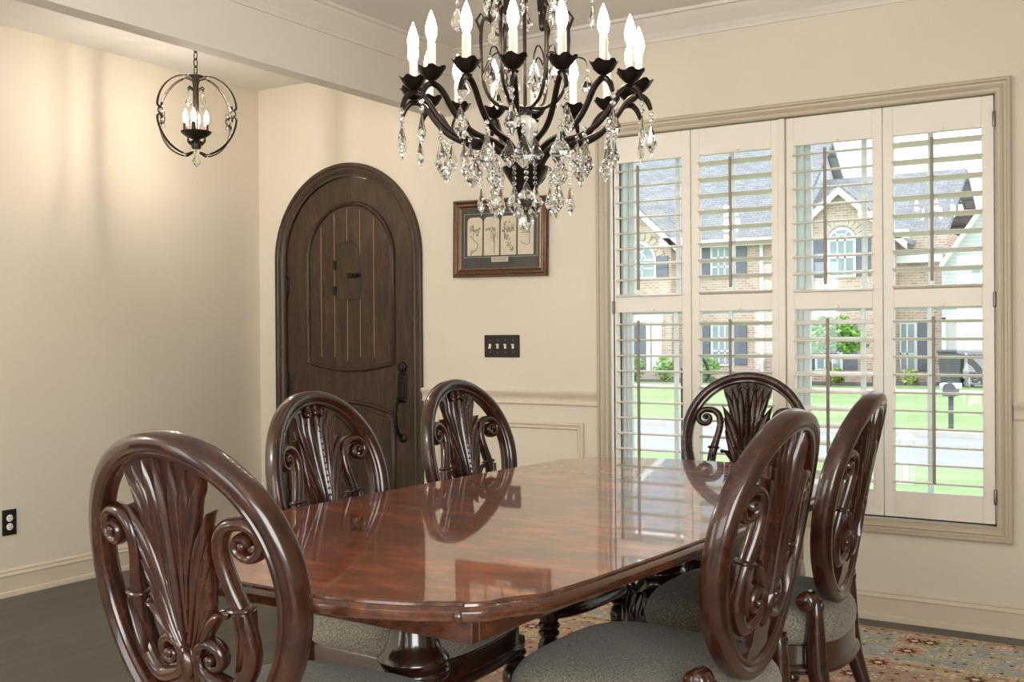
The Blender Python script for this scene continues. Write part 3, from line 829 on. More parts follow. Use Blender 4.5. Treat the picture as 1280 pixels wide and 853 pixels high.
# ------------------------------------------------------------------ chairs
CW, CHt, CK, TAU, ZB, BOW = .501, .569, .076, .192, .484, .035
def BK(u, v, d=0.0):
    """back plane: u lateral, v up from the oval's foot, d towards the sitter"""
    return (u, -v*sin(TAU) + BOW*4*(u/CW)**2 + d*cos(TAU), ZB + v*cos(TAU) + d*sin(TAU))
def oval(T): return (CW/2*sin(T)*(1+CK*cos(T)), CHt/2*(1+cos(T)))
def make_chair():
    root = empty('dining_chair', (0,0,0))
    # oval frame
    prof = [(0,-.012),(.003,-.019),(.011,-.024),(.022,-.024),(.028,-.019),(.0305,-.0165),(.033,-.019),(.039,-.018),(.043,-.012),(.043,.012),(.039,.018),(.033,.019),(.0305,.0165),(.028,.019),(.022,.024),(.011,.024),(.003,.019),(0,.012)]
    n = 96; v = []; fs = []; P = len(prof)
    for i in range(n):
        t = 2*PI*i/n; u, w_ = oval(t); u1, w1 = oval(t+.01); u0, w0 = oval(t-.01)
        tx, ty = u1-u0, w1-w0; l = math.hypot(tx, ty); nx, ny = ty/l, -tx/l      # inward?
        if nx*(0-u) + ny*(CHt/2-w_) < 0: nx, ny = -nx, -ny
        for a, d in prof: v.append(BK(u+nx*a, w_+ny*a, d))
    for i in range(n):
        j = (i+1) % n
        for k in range(P):
            l = (k+1) % P; fs.append((i*P+k, i*P+l, j*P+l, j*P+k))
    mb = MB(); mb.add(v, fs); mb.build('back_frame', M['chair'], root, 40)
    # splat : backing plate with relief lobes
    sp = MB()
    half = [(.098,.545),(.098,.520),(.094,.495),(.088,.470),(.074,.445),(.062,.424),(.054,.404),(.057,.394),(.068,.381),(.077,.364),(.080,.345),(.078,.325),(.072,.305),(.067,.288),(.062,.270),(.054,.250),(.045,.230),(.037,.212),(.028,.180),(.030,.165)]
    L = [(-x, y) for x, y in half]; m_ = len(half)
    v = []; fs = []
    for d in (-.008, .008):
        for (x, y) in half:
            for q in (-1, -.5, 0, .5, 1): v.append(BK(x*q, y, d))
    for s_ in (0, 1):
        o = s_*m_*5
        for i in range(m_-1):
            for q in range(4):
                a = o+i*5+q; fs.append((a, a+1, a+6, a+5))
    o = m_*5
    for i in range(m_-1):
        fs.append((i*5, (i+1)*5, o+(i+1)*5, o+i*5)); fs.append((i*5+4, (i+1)*5+4, o+(i+1)*5+4, o+i*5+4))
    fs.append(tuple(range(5))+tuple(o+4-q for q in range(5)))
    k5 = (m_-1)*5; fs.append(tuple(k5+q for q in range(5))+tuple(o+k5+4-q for q in range(5)))
    sp.add(v, fs)
    def lobe(pts, w_, d=.014, pw=1.5, n=14, base=.006):
        # smooth bezier spine, leaf-shaped width, tent-shaped section so that each feather has a crisp ridge
        C_ = []; 
        for i in range(n+1):
            t = i/n
            b = [(1-t)**2, 2*t*(1-t), t*t] if len(pts) == 3 else [(1-t)**3, 3*t*(1-t)**2, 3*t*t*(1-t), t**3]
            C_.append((sum(b[k]*pts[k][0] for k in range(len(pts))), sum(b[k]*pts[k][1] for k in range(len(pts)))))
        v = []; fs = []
        for i in range(n+1):
            t = i/n; a, b = C_[max(i-1,0)], C_[min(i+1,n)]
            tx, ty = b[0]-a[0], b[1]-a[1]; l = math.hypot(tx, ty) or 1; nx, ny = -ty/l, tx/l
            q = max(.06, sin(PI*min(1, .04+t**pw*.96)))
            if t < .5: q = max(q, .35)
            w2 = w_*q; dd = d*(.72+.28*q)
            u, w0 = C_[i]
            for (e, z) in ((-1, base), (-.45, base+(dd-base)*.75), (0, dd), (.45, base+(dd-base)*.75), (1, base), (1, -base), (.45, -base-(dd-base)*.75), (0, -dd), (-.45, -base-(dd-base)*.75), (-1, -base)):
                v.append(BK(u+nx*w2*e, w0+ny*w2*e, z))
        for i in range(n):
            for k in range(10):
                m2 = (k+1) % 10; fs.append((i*10+k, i*10+m2, i*10+10+m2, i*10+10+k))
        fs.append(tuple(range(9,-1,-1))); fs.append(tuple(n*10+k for k in range(10)))
        sp.add(v, fs)
    for s_ in (1, -1):
        # top palmette feathers
        lobe([(s_*.010,.22),(s_*.020,.36),(s_*.022,.44),(s_*.033,.520)], .0155, .019)
        lobe([(s_*.016,.26),(s_*.042,.38),(s_*.038,.43),(s_*.064,.508)], .0150, .0175)
        lobe([(s_*.022,.30),(s_*.054,.39),(s_*.052,.43),(s_*.091,.497)], .0130, .016)
        # second tier with turned-out tips
        lobe([(s_*.008,.20),(s_*.040,.30),(s_*.055,.36),(s_*.098,.436)], .0165, .019)
        lobe([(s_*.010,.18),(s_*.048,.26),(s_*.060,.32),(s_*.090,.388)], .0135, .0175)
        lobe([(s_*.010,.17),(s_*.050,.235),(s_*.060,.285),(s_*.085,.338)], .0120, .0165)
        lobe([(s_*.010,.16),(s_*.045,.21),(s_*.055,.255),(s_*.076,.296)], .0105, .0155)
        # low outward curl
        lobe([(s_*.008,.155),(s_*.040,.200),(s_*.060,.258),(s_*.096,.258)], .0115, .018)
        sp.ball(BK(s_*.094, .256), .0085, 8, 6)
    lobe([(0,.14),(0,.33),(0,.532)], .013, .023, 1.7)
    # bead chain down the middle and rosette (front)
    for k in range(16):
        p = BK(0, .20+.018*k, .0215); sp.ball(p, .0042, 6, 4)
    for s_ in (1, -1):
        pts = []; rr = []
        for i in range(20):
            t = i/19; a = PI*.5 - s_*0 + t*2.6*PI; R_ = .016*(1-.85*t)
            pts.append(BK(s_*(.028 - R_*cos(a)), .505 + R_*sin(a), .014)); rr.append(.0048*(1-.5*t))
        sp.tube(pts, rr, 6)
    sp.ball(BK(0, .505, .016), .010, 8, 6)
    # lower tongue joining the frame
    tg = [(.030,.170),(.034,.150),(.030,.132),(.040,.120),(.046,.105),(.044,.085),(.052,.070),(.060,.055),(.064,.036)]
    v = []; fs = []; m2 = len(tg)
    for d in (-.011, .011):
        for x, y in tg: v += [BK(-x, y, d), BK(0, y, d), BK(x, y, d)]
    for s_ in (0, 1):
        for i in range(m2-1):
            for q in (0, 1):
                a = s_*m2*3+i*3+q; fs.append((a, a+1, a+4, a+3))
    o = m2*3
    for i in range(m2-1):
        for q in (0, 2): fs.append((i*3+q, (i+1)*3+q, o+(i+1)*3+q, o+i*3+q))
    fs.append((0,1,2,o+2,o+1,o)); k3 = (m2-1)*3; fs.append((k3,k3+1,k3+2,o+k3+2,o+k3+1,o+k3))
    sp.add(v, fs)
    for s_ in (-1, 0, 1): lobe([(s_*.012,.19),(s_*.020,.15),(s_*.010,.112)], .010, .018, .9)
    lobe([(0,.130),(0,.155),(0,.190)], .013, .024, .9)
    sp.build('carved_splat', M['chair'], root, 55)
    # S scrolls
    for s_ in (-1, 1):
        sc_ = MB(); pts = []; rr = []
        c0 = (.050,.172)                      # lower volute
        for i in range(22):
            t = i/21; a = -PI*.62 - (1-t)*2.55*PI; R_ = .008 + .030*t
            pts.append((c0[0]+R_*cos(a)*-1*-1, c0[1]+R_*sin(a))); rr.append((.006+.008*t, .013+.004*t))
        # belly up the outside, collar, over the top
        ctrl = [pts[-1], (.085,.122), (.118,.150), (.134,.190), (.133,.230), (.126,.268), (.116,.305), (.107,.340), (.104,.372), (.112,.400), (.130,.416), (.150,.420)]
        rad = [.014, .016, .018, .0185, .0175, .0165, .0135, .0135, .0138, .0138, .0132, .0125]
        for q in range(1, len(ctrl)-1):
            p0, p1, p2, p3 = ctrl[max(q-1,0)], ctrl[q], ctrl[q+1], ctrl[min(q+2, len(ctrl)-1)]
            if q == 1:
                p0, p1, p2, p3 = ctrl[0], ctrl[0], ctrl[1], ctrl[2]
                for st in range(4):
                    t = st/4; h = lambda k: .5*(2*p1[k]+(p2[k]-p0[k])*t+(2*p0[k]-5*p1[k]+4*p2[k]-p3[k])*t*t+(3*p1[k]-p0[k]-3*p2[k]+p3[k])*t**3)
                    if st: pts.append((h(0), h(1))); r_ = lerp(rad[0], rad[1], t); rr.append((r_, .017)) if st else None
                p0, p1, p2, p3 = ctrl[0], ctrl[1], ctrl[2], ctrl[3]
            for st in range(4):
                t = st/4; h = lambda k: .5*(2*p1[k]+(p2[k]-p0[k])*t+(2*p0[k]-5*p1[k]+4*p2[k]-p3[k])*t*t+(3*p1[k]-p0[k]-3*p2[k]+p3[k])*t**3)
                r_ = lerp(rad[q], rad[q+1], t); pts.append((h(0), h(1))); rr.append((r_, .018))
        c1 = (.160,.386)
        a0 = math.atan2(.420-c1[1], .150-c1[0])
        for i in range(26):
            t = i/25; a = a0 - t*2.6*PI; R_ = .0355*(1-t) + .006*t
            pts.append((c1[0]+R_*cos(a), c1[1]+R_*sin(a))); rr.append((.0122*(1-.45*t), .0175+.002*t))
        rr = rr[:len(pts)]
        sc_.tube([BK(s_*u, w_) for u, w_ in pts], rr, 10, up=(0, cos(TAU), sin(TAU)))
        sc_.lathe([(.0,-.021),(.005,-.020),(.007,-.016),(.007,.016),(.005,.020),(.0,.021)], 12, Matrix.Translation(BK(s_*c1[0], c1[1])) @ Matrix.Rotation(-PI/2+TAU, 4, 'X'), cap=False)
        sc_.lathe([(.0,-.019),(.006,-.018),(.009,-.015),(.009,.015),(.006,.018),(.0,.019)], 12, Matrix.Translation(BK(s_*c0[0], c0[1])) @ Matrix.Rotation(-PI/2+TAU, 4, 'X'), cap=False)
        # collar
        ca, cb = (.1265, .270), (.999, .05)
        sc_.tube([BK(s_*(ca[0]+h_*.999), ca[1]+h_*.06) for h_ in (-.0235,-.021,-.015,0,.015,.021,.0235)], [(.002,.006),(.0048,.014),(.0065,.0185),(.007,.0205),(.0065,.0185),(.0048,.014),(.002,.006)], 12, up=(0,cos(TAU),sin(TAU)))
        # carved leaf on the belly
        for du in (-.006, .006):
            q = []; r2 = []
            for i in range(9):
                t = i/8; q.append(BK(s_*(.133+du*(1-t) - .02*t*t), .262-.10*t, 0)); r2.append((.006*sin(PI*(.1+.85*t))+.001, .021))
            sc_.tube(q, r2, 8, up=(0,cos(TAU),sin(TAU)))
        # link from the volute to the frame
        sc_.tube([BK(s_*.185,.400), BK(s_*.212,.402)], [(.008,.012),(.009,.013)], 8, up=(0,cos(TAU),sin(TAU)))
        # link from the volute to the stem
        sc_.tube([BK(s_*.028,.176), BK(s_*.016,.180)], [(.009,.013),(.009,.013)], 8, up=(0,cos(TAU),sin(TAU)))
        sc_.build('scroll', M['chair'], root, 55)
    # seat outline
    def plan(n=56, off=0.0):
        out = []
        for i in range(n):
            a = 2*PI*i/n; e = 2/4.2
            sx = math.copysign(abs(cos(a))**e, cos(a)); sy = math.copysign(abs(sin(a))**e, sin(a))
            y = .222 + (.250+off)*sy
            hw = lerp(.205, .275, min(1, max(0, (y+.03)/.5))) + off
            x = hw*sx
            if sy > .6: y += -.022*abs(sx)**2 + .012
            if sy < -.6: y += .030*abs(sx)**2 - .012
            out.append((x, y))
        return out
    def rings_mesh(spec, cap_top=True):
        mb = MB(); v = []; fs = []; n = 56
        for s_, z, off in spec:
            for x, y in plan(n, off): v.append((x*s_, .222+(y-.222)*s_, z))
        for k in range(len(spec)-1):
            for i in range(n):
                j = (i+1) % n; fs.append((k*n+i, k*n+j, (k+1)*n+j, (k+1)*n+i))
        fs.append(tuple(range(n-1,-1,-1))); fs.append(tuple((len(spec)-1)*n+i for i in range(n)))
        mb.add(v, fs); return mb
    rings_mesh([(1,.405,-.004),(1,.420,.004),(1,.445,.006),(1,.468,.001),(1,.484,-.010),(1,.495,-.028),(.83,.503,-.02),(.62,.508,-.02),(.35,.511,-.02),(.1,.512,-.02)]).build('seat_cushion', M['fabric'], root, 70)
    rings_mesh([(1,.333,-.010),(1,.333,.006),(1,.338,.012),(1,.345,.014),(1,.352,.012),(1,.357,.005),(1,.362,.002),(1,.404,.002),(1,.409,-.002),(1,.409,-.012)]).build('seat_rail', M['chair'], root, 45)
    # legs
    for s_ in (-1, 1):
        lg = MB(); T0 = Matrix.Translation((s_*.232, .425, .010))
        lg.lathe([(.014,0),(.024,.004),(.026,.014),(.018,.026),(.015,.045),(.018,.09),(.026,.16),(.033,.21),(.035,.235),(.030,.258),(.022,.268),(.030,.274),(.033,.281),(.030,.288),(.024,.291),(.031,.297),(.034,.304),(.031,.311),(.026,.315),(.030,.322),(.030,.345)], 20, T0)
        lg.build('front_leg', M['chair'], root, 45)
        lg = MB()
        P_ = [(s_*.200,.014,.540),(s_*.201,.005,.520),(s_*.202,.004,.470),(s_*.201,.006,.42),(s_*.199,.004,.36),(s_*.198,-.010,.29),(s_*.200,-.038,.20),(s_*.203,-.078,.10),(s_*.206,-.112,.018)]
        lg.tube(P_, [(.014,.012),(.019,.018),(.020,.021),(.021,.026),(.022,.028),(.020,.024),(.018,.020),(.017,.018),(.017,.018)], 12, up=(0,1,0), rot=PI/12)
        lg.lathe([(.006,-.026),(.021,-.025),(.025,-.020),(.025,.020),(.021,.025),(.014,.027),(.006,.029)], 20, Matrix.Translation((s_*.203,.024,.524)) @ Matrix.Rotation(s_*PI/2, 4, 'Y'))
        sp_ = [(s_*.201 + .012*(1-.8*t)*cos(2.2*PI*t+PI*.5), -.012, .512 + .016*(1-.8*t)*sin(2.2*PI*t+PI*.5)) for t in [i/14 for i in range(15)]]
        lg.tube(sp_, .0035, 6)
        lg.build('rear_leg', M['chair'], root, 45)
    return root
spots = [
 ('A', -1.456, 1.314, 90.2, 'carved oval-back dining chair at the near table end, largest, its back toward the camera'),
 ('B', -2.007, 2.290, 4.5, 'carved oval-back dining chair directly in front of the arched door, farther from the window'),
 ('C', -2.076, 3.083, -1.3, 'carved oval-back dining chair below the switch plate, between arched door and chair rail'),
 ('D', -1.459, 4.007, -80.0, 'carved oval-back dining chair at the table end by the shutters'),
 ('E', -.783, 2.167, 179.1, 'carved oval-back dining chair seen from behind, its grey seat filling the bottom of the photo'),
 ('F', -.805, 2.896, 183.5, 'carved oval-back dining chair farthest right, almost edge-on, standing before the bare wall under the window'),
]
chair0 = make_chair()
for i, (nm, x, y, th, lab) in enumerate(spots):
    o = chair0 if i == 0 else copy_tree(chair0)
    o.location = (x, y, .0015); o.rotation_euler = (0, 0, math.radians(th-90))
    tag(o, lab, 'chair', 'dining chairs round the table')

# ------------------------------------------------------------------ chandelier
CHX, CHY = -1.49, 2.45
cd = empty('chandelier', (CHX, CHY, 1.50), 0, 'large bronze candle chandelier with clear crystal drops over the table', 'chandelier')
ZO = Matrix.Translation((0, 0, -1.50))
def P3(r, z, a): return (r*cos(a), r*sin(a), z-1.50)
def catmull(pts, k=4):
    out = []
    for i in range(len(pts)-1):
        p0, p1, p2, p3 = pts[max(i-1,0)], pts[i], pts[i+1], pts[min(i+2, len(pts)-1)]
        for s_ in range(k):
            t = s_/k
            out.append(tuple(.5*(2*p1[j]+(p2[j]-p0[j])*t+(2*p0[j]-5*p1[j]+4*p2[j]-p3[j])*t*t+(3*p1[j]-p0[j]-3*p2[j]+p3[j])*t**3) for j in range(len(p1))))
    out.append(tuple(pts[-1])); return out
hub = MB(); hub.lathe([(.004,1.522),(.007,1.530),(.006,1.545),(.016,1.556),(.026,1.572),(.034,1.592),(.050,1.618),(.060,1.634),(.063,1.642),(.058,1.645),(.046,1.640),(.020,1.636),(.012,1.64),(.010,1.66),(.008,1.68)], 28, ZO)
hub.build('hub_bowl', M['bronze'], cd, 40)
st = MB(); st.lathe([(.005,1.66),(.005,2.40)], 10, ZO); st.lathe([(.005,1.778),(.017,1.780),(.018,1.786),(.008,1.790),(.005,1.80)], 20, ZO)
st.lathe([(.012,2.36),(.030,2.37),(.034,2.385),(.026,2.40),(.010,2.41)], 20, ZO); st.build('stem', M['bronze'], cd, 40)
ur = MB(); ur.lathe([(.007,1.676),(.011,1.70),(.019,1.725),(.026,1.745),(.027,1.756),(.022,1.768),(.013,1.775),(.015,1.778),(.012,1.780)], 24, ZO, wave=lambda k, a, r, z: (r*1.18*(1+.06*cos(12*a)), z)); ur.build('crystal_urn', M['urn'], cd, 50)
bl = MB(); bl.ball((0,0,0), .021, 14, 10); bl.lathe([(.004,.018),(.006,.022),(.005,.03)], 10); bl.build('crystal_ball', M['crystal'], cd, 0)
armpts = catmull([(.028,1.60),(.042,1.648),(.066,1.683),(.108,1.702),(.162,1.713),(.206,1.735),(.238,1.768),(.262,1.802),(.284,1.820),(.305,1.822),(.321,1.808),(.330,1.785)], 3)
def arm_mesh():
    a = MB(); a.tube([(r, 0, z-1.50) for r, z in armpts], [.0078]*(len(armpts)-4)+[.0074,.0068,.006,.005], 8)
    a.lathe([(.004,1.818),(.012,1.822),(.014,1.826),(.006,1.830),(.006,1.834)], 14, ZO @ Matrix.Translation((.300,0,0)))
    return a
def cup_wave(k, a, r, z):
    if k >= 3: return (r*(1+.07*cos(6*a)), z + .004*cos(6*a+.6))
    return (r, z)
def pendant(mb, s=1.0, M_=None):
    rings_ = [(.0012,0),(.005,-.006),(.0105,-.018),(.0200,-.036),(.0165,-.043),(.0006,-.060)]
    v = []; fs = []; n = 8
    for r, z in rings_:
        for i in range(n):
            a = 2*PI*i/n; v.append((r*cos(a)*s, r*.42*sin(a)*s, z*s))
    for k in range(len(rings_)-1):
        for i in range(n):
            j = (i+1) % n; fs.append((k*n+i, k*n+j, (k+1)*n+j, (k+1)*n+i))
    fs.append(tuple(range(n-1,-1,-1))); fs.append(tuple((len(rings_)-1)*n+i for i in range(n)))
    return mb.add(v, fs, M_)
proto = {}
def first(name, mb, mat, par, sm):
    """first use makes the mesh, later uses share its data"""
    if name not in proto:
        o = mb().build(name[0], mat, par, sm); proto[name] = o; return o
    o = proto[name].copy(); COL.objects.link(o); o.parent = par
    for k in list(bpy.data.objects) if 0 else []: pass
    return o
A0 = math.radians(-90) + math.radians(0)
VIEW = math.atan2(-CHY, -CHX)      # direction from chandelier to camera
def cup_mb():
    q = MB(); q.lathe([(.006,1.830),(.014,1.833),(.026,1.845),(.032,1.856),(.036,1.861),(.033,1.8615),(.026,1.852),(.012,1.846),(.010,1.846)], 24, ZO, wave=cup_wave)
    return q
def sleeve_mb():
    q = MB(); q.lathe([(.0105,1.843),(.0105,1.922),(.0095,1.924),(.004,1.924)], 14, ZO)
    # wax drip
    return q
def bulb_mb():
    q = MB(); q.lathe([(.0070,1.924),(.0085,1.930),(.0125,1.940),(.0147,1.951),(.0140,1.962),(.0110,1.975),(.0070,1.988),(.0030,1.998),(.0006,2.004)], 14, ZO); return q
def strand_mb(nb, gap, br):
    q = MB()
    for k in range(nb):
        q.ball((0,0,-br-.004-gap*k), br, 8, 6)
    q.tube([(0,0,.0),(0,0,-gap*nb-.004)], .0007, 4)
    return q
for i in range(16):
    a = VIEW + math.radians(-5.25 + 22.5*i)
    rot = (0,0,a)
    ar = first(('arm',), arm_mesh, M['bronze'], cd, 40); ar.rotation_euler = rot
    cu = first(('candle_cup',), cup_mb, M['bronze'], ar, 40); cu.location = (.300,0,0)
    sv = first(('candle_sleeve',), sleeve_mb, M['sleeve'], ar, 40); sv.location = (.300,0,0)
    bu = first(('bulb',), bulb_mb, M['bulb'], ar, 60); bu.location = (.300,0,0)
    def hang(r, z, nb, gap, br, s, key, yaw=0):
        so = first(('bead_strand', key), lambda: strand_mb(nb, gap, br), M['crystal'], cd, 0)
        so.location = (r*cos(a+yaw), r*sin(a+yaw), z-1.50); so.rotation_euler = (0,0,a+PI/2+random.uniform(-.7,.7))
        pe = first(('crystal_drop', key), lambda: pendant(MB(), s), M['crystal'], so, 0); pe.location = (0,0,-gap*nb-.004)
    hang(.331, 1.785, 2, .017, .0066, 1.35, 'tail')
    hang(.214 + .02*(i % 2), 1.724 + .008*(i % 2), 2, .015, .0062, 1.40, 'mid', math.radians(4))
    hang(.165, 1.712, 1, .015, .006, 1.25, 'flat', math.radians(-9))
    if i % 2 == 0: hang(.118, 1.695, 7, .0145, .006, 1.25, 'inner', math.radians(6))
    else: hang(.070, 1.642, 4, .0135, .0055, 1.15, 'bowl', math.radians(3))
# upper cage
cg = [(.012,1.800),(.050,1.800),(.088,1.822),(.110,1.870),(.116,1.940),(.115,2.010),(.106,2.040),(.092,2.032),(.087,2.055),(.087,2.20),(.065,2.33),(.022,2.385)]
for i in range(6):
    a = VIEW + math.radians(28 + 60*i)
    def cage_mb():
        q = MB(); pts = catmull(cg, 4)
        q.tube([(r, 0, z-1.50) for r, z in pts], [.0048]*28+[.0085]*(len(pts)-28), 8)
        q.tube([(.115,0,.50),(.128,0,.535),(.116,0,.552),(.108,0,.540)], [.004,.004,.0035,.003], 8)
        return q
    po = first(('cage_post',), cage_mb, M['bronze'], cd, 40); po.rotation_euler = (0,0,a)
    def wire_mb():
        q = MB(); pts = catmull([(.088,2.09),(.120,2.125),(.155,2.128),(.176,2.105),(.178,2.09)], 4); q.tube([(r,0,z-1.50) for r, z in pts], .0028, 6); return q
    wo = first(('drop_wire',), wire_mb, M['bronze'], cd, 40); wo.rotation_euler = (0,0,a)
    def hook_mb():
        q = MB(); pts = catmull([(.112,1.885),(.095,1.93),(.070,1.948),(.052,1.930),(.050,1.915)], 4); q.tube([(r,0,z-1.50) for r, z in pts], .0022, 6)
        pts = catmull([(.114,1.90),(.135,1.93),(.158,1.925),(.165,1.905)], 4); q.tube([(r,0,z-1.50) for r, z in pts], .0022, 6); return q
    ho = first(('drop_hook',), hook_mb, M['bronze'], cd, 40); ho.rotation_euler = (0,0,a)
    for r, z, key, s, nb in ((.178,2.092,'wire',1.15,1), (.050,1.916,'hookin',1.1,1), (.165,1.906,'hookout',1.0,1), (.087,2.10,'post',1.0,1)):
        so = first(('bead_strand', key), lambda: strand_mb(nb, .016, .006), M['crystal'], cd, 0)
        aa = a + (.5 if key == 'post' else 0)
        so.location = (r*cos(aa), r*sin(aa), z-1.50); so.rotation_euler = (0,0,random.uniform(0,6))
        pe = first(('crystal_drop', key), lambda: pendant(MB(), s), M['crystal'], so, 0); pe.location = (0,0,-.016*nb-.004)
knob = MB(); knob.lathe([(.003,2.075),(.010,2.082),(.012,2.090),(.007,2.10),(.020,2.11),(.022,2.116),(.006,2.124)], 16, ZO); knob.build('stem_knob', M['bronze'], cd)
def chain(name, x, y, z0, z1, par, mat, s=1.0):
    q = MB(); L = .030*s; n = max(1, int((z1-z0)/(L*.8))); st_ = (z1-z0)/n
    for k in range(n):
        zc = z0+st_*(k+.5); R_ = Matrix.Translation((x,y,zc)) @ Matrix.Rotation(PI/2*(k % 2), 4, 'Z')
        q.tube([(.008*s*cos(t), 0, (st_*.62)*sin(t)) for t in [2*PI*i/14 for i in range(14)]], .0022*s, 6, closed=True, M=R_)
    return q.build(name, mat, par, 60)
chain('hanging_chain', 0, 0, 2.405-1.5, 2.635-1.5, cd, M['bronze'])
cn = MB(); cn.lathe([(.012,2.628),(.045,2.635),(.062,2.650),(.066,2.670)], 24, ZO); cn.build('ceiling_canopy', M['bronze'], cd)

# ------------------------------------------------------------------ entry pendant
PXx, PYy, PZ = -4.0, 3.567, 2.250
pn = empty('orb_pendant_light', (PXx, PYy, PZ), 0, 'dark iron orb pendant with candle bulbs hanging in the entry hall', 'pendant light')
q = MB(); q.lathe([(.020,-.155),(.026,-.135),(.022,-.120),(.014,-.11),(.014,.150),(.018,.165),(.036,.182),(.038,.190),(.030,.193),(.010,.20)], 20); q.build('center_column', M['pend_bronze'], pn, 40)
q = MB(); q.lathe([(.012,-.112),(.048,-.098),(.068,-.082),(.072,-.074),(.064,-.074),(.040,-.086),(.012,-.09)], 24); q.build('candle_pan', M['pend_bronze'], pn, 40)
for i in range(4):
    a = VIEW + math.radians((62,128,-126,-56)[i]+17)
    def rib_mb():
        q = MB()
        for sg in (1, -1):
            pts = [(.022,.172*sg)]
            for k in range(13):
                t = math.radians(82-76*k/12); pts.append((.030+.178*cos(t), sg*(.012+.176*sin(t))))
            cx_, cz_ = pts[-1][0]-.014, pts[-1][1]
            for k in range(1, 9):
                t = -k*PI*1.15/8; pts.append((cx_+.014*cos(t)*(1-.04*k), cz_*1 + sg*.014*sin(t)))
            q.tube([(r,0,z) for r, z in pts], [(.0095,.0038)]*len(pts), 8, up=None if 0 else (1,0,0.001))
        q.tube([(.190+.013*cos(t),0,.017*sin(t)) for t in [2*PI*i/14 for i in range(14)]], .0032, 6, closed=True)
        q.tube([(.016,0,-.12),(.035,0,-.13),(.046,0,-.118),(.044,0,-.106)], [.006,.006,.005,.004], 8)
        q.tube([(.016,0,.125),(.034,0,.136),(.042,0,.128),(.038,0,.118)], [.005,.005,.004,.003], 8)
        return q
    rb = first(('orb_rib',), rib_mb, M['pend_bronze'], pn, 45); rb.rotation_euler = (0,0,a)
    def jew(): q = MB(); q.ball((.190,0,0), .010, 8, 6, 1.3); return q
    jo = first(('rib_jewel',), jew, M['crystal'], rb, 0)
    def slv(): q = MB(); q.lathe([(.010,-.082),(.010,-.035),(.004,-.034)], 14, Matrix.Translation((.049,0,0))); return q
    so = first(('pendant_candle_sleeve',), slv, M['pend_bronze'], pn, 40); so.rotation_euler = (0,0,a+.75)
    def blb(): q = MB(); q.lathe([(.0055,-.034),(.0090,-.024),(.0110,-.012),(.0095,.004),(.0050,.018),(.0006,.030)], 14, Matrix.Translation((.049,0,0))); return q
    bo = first(('pendant_bulb',), blb, M['pbulb'], so, 60)
    so2 = first(('pendant_bead',), lambda: strand_mb(1, .012, .005), M['crystal'], pn, 0); so2.location = (.040*cos(a), .040*sin(a), .118); so2.rotation_euler = (0,0,a+1)
    pe = first(('pendant_crystal',), lambda: pendant(MB(), .95), M['crystal'], so2, 0); pe.location = (0,0,-.014)
so2 = first(('pendant_bead',), lambda: strand_mb(1, .012, .005), M['crystal'], pn, 0); so2.location = (0,0,-.158)
pe = first(('pendant_crystal',), lambda: pendant(MB(), .95), M['crystal'], so2, 0); pe.location = (0,0,-.016); pe.scale = (1.2,1.2,1.2)
chain('pendant_chain', 0, 0, .20, .375, pn, M['pend_bronze'], 1.25)
q = MB(); q.lathe([(.012,.370),(.050,.378),(.060,.390),(.062,.402)], 24); q.build('pendant_canopy', M['pend_bronze'], pn)

# ------------------------------------------------------------------ outdoors
GZ = -.45
def ground(name, x0, x1, y0, y1, z, mat):
    m = MB(); m.box(x0, x1, y0, y1, z-.3, z); return struct(m, name, mat)
ground('lawn', -60, 40, YW+.35, 13.9, GZ, M['grass'])
ground('street', -60, 40, 13.9, 18.2, GZ-.03, M['street'])
ground('lawn_across_street', -60, 40, 18.2, 80, GZ+.02, M['grass'])
g = MB(); g.box(-60, 40, 13.75, 13.95, GZ-.2, GZ+.03); g.box(-60, 40, 18.15, 18.35, GZ-.2, GZ+.05); struct(g, 'curb', M['walk'])
g = MB(); g.box(-60, 40, 30.6, 31.6, GZ, GZ+.035); struct(g, 'path', M['walk'])

HY = 36.0
hs = empty('brick_house', (-12.0, HY, GZ), 0, 'pink brick house with grey roof and white trimmed gables across the street', 'house')
TH_ = Matrix.Translation((12.0, -HY, -GZ))
def hpart(mb, name, mat, par=hs, sm=0): return mb.build(name, mat, par, sm)
m = MB(); m.box(-24, -6.45, HY, HY+9, GZ-.3, 4.35, TH_); hpart(m, 'brick_wall', M['brick'])
# main roof
m = MB()
def roofprism(mb, x0, x1, y0, ym, y1, ze, zr, ov=.35, T=TH_):
    t = .18
    v = [(x0-ov,y0-ov,ze),(x1+ov,y0-ov,ze),(x1+ov,ym,zr),(x0-ov,ym,zr),(x0-ov,y1+ov,ze),(x1+ov,y1+ov,ze),
         (x0-ov,y0-ov,ze-t),(x1+ov,y0-ov,ze-t),(x1+ov,ym,zr-t),(x0-ov,ym,zr-t),(x0-ov,y1+ov,ze-t),(x1+ov,y1+ov,ze-t)]
    fs = [(0,1,2,3),(3,2,5,4),(6,9,8,7),(9,10,11,8),(0,6,7,1),(4,5,11,10),(0,3,9,6),(3,4,10,9),(1,7,8,2),(2,8,11,5)]
    mb.add(v, fs, T)
roofprism(m, -24, -11.6, HY, HY+4.5, HY+9, 4.45, 8.35)
roofprism(m, -11.6, -6.92, HY, HY+4.5, HY+9, 3.62, 6.9)
hpart(m, 'roof', M['shingle'])
m = MB(); m.prism([(HY+.1, 3.5), (HY+8.9, 3.5), (HY+8.9, 4.3), (HY+4.5, 8.1), (HY+.1, 4.3)], -11.75, -11.55, TH_ @ Matrix(((0,0,1,0),(1,0,0,0),(0,1,0,0),(0,0,0,1)))); hpart(m, 'roof_end_wall', M['siding'])
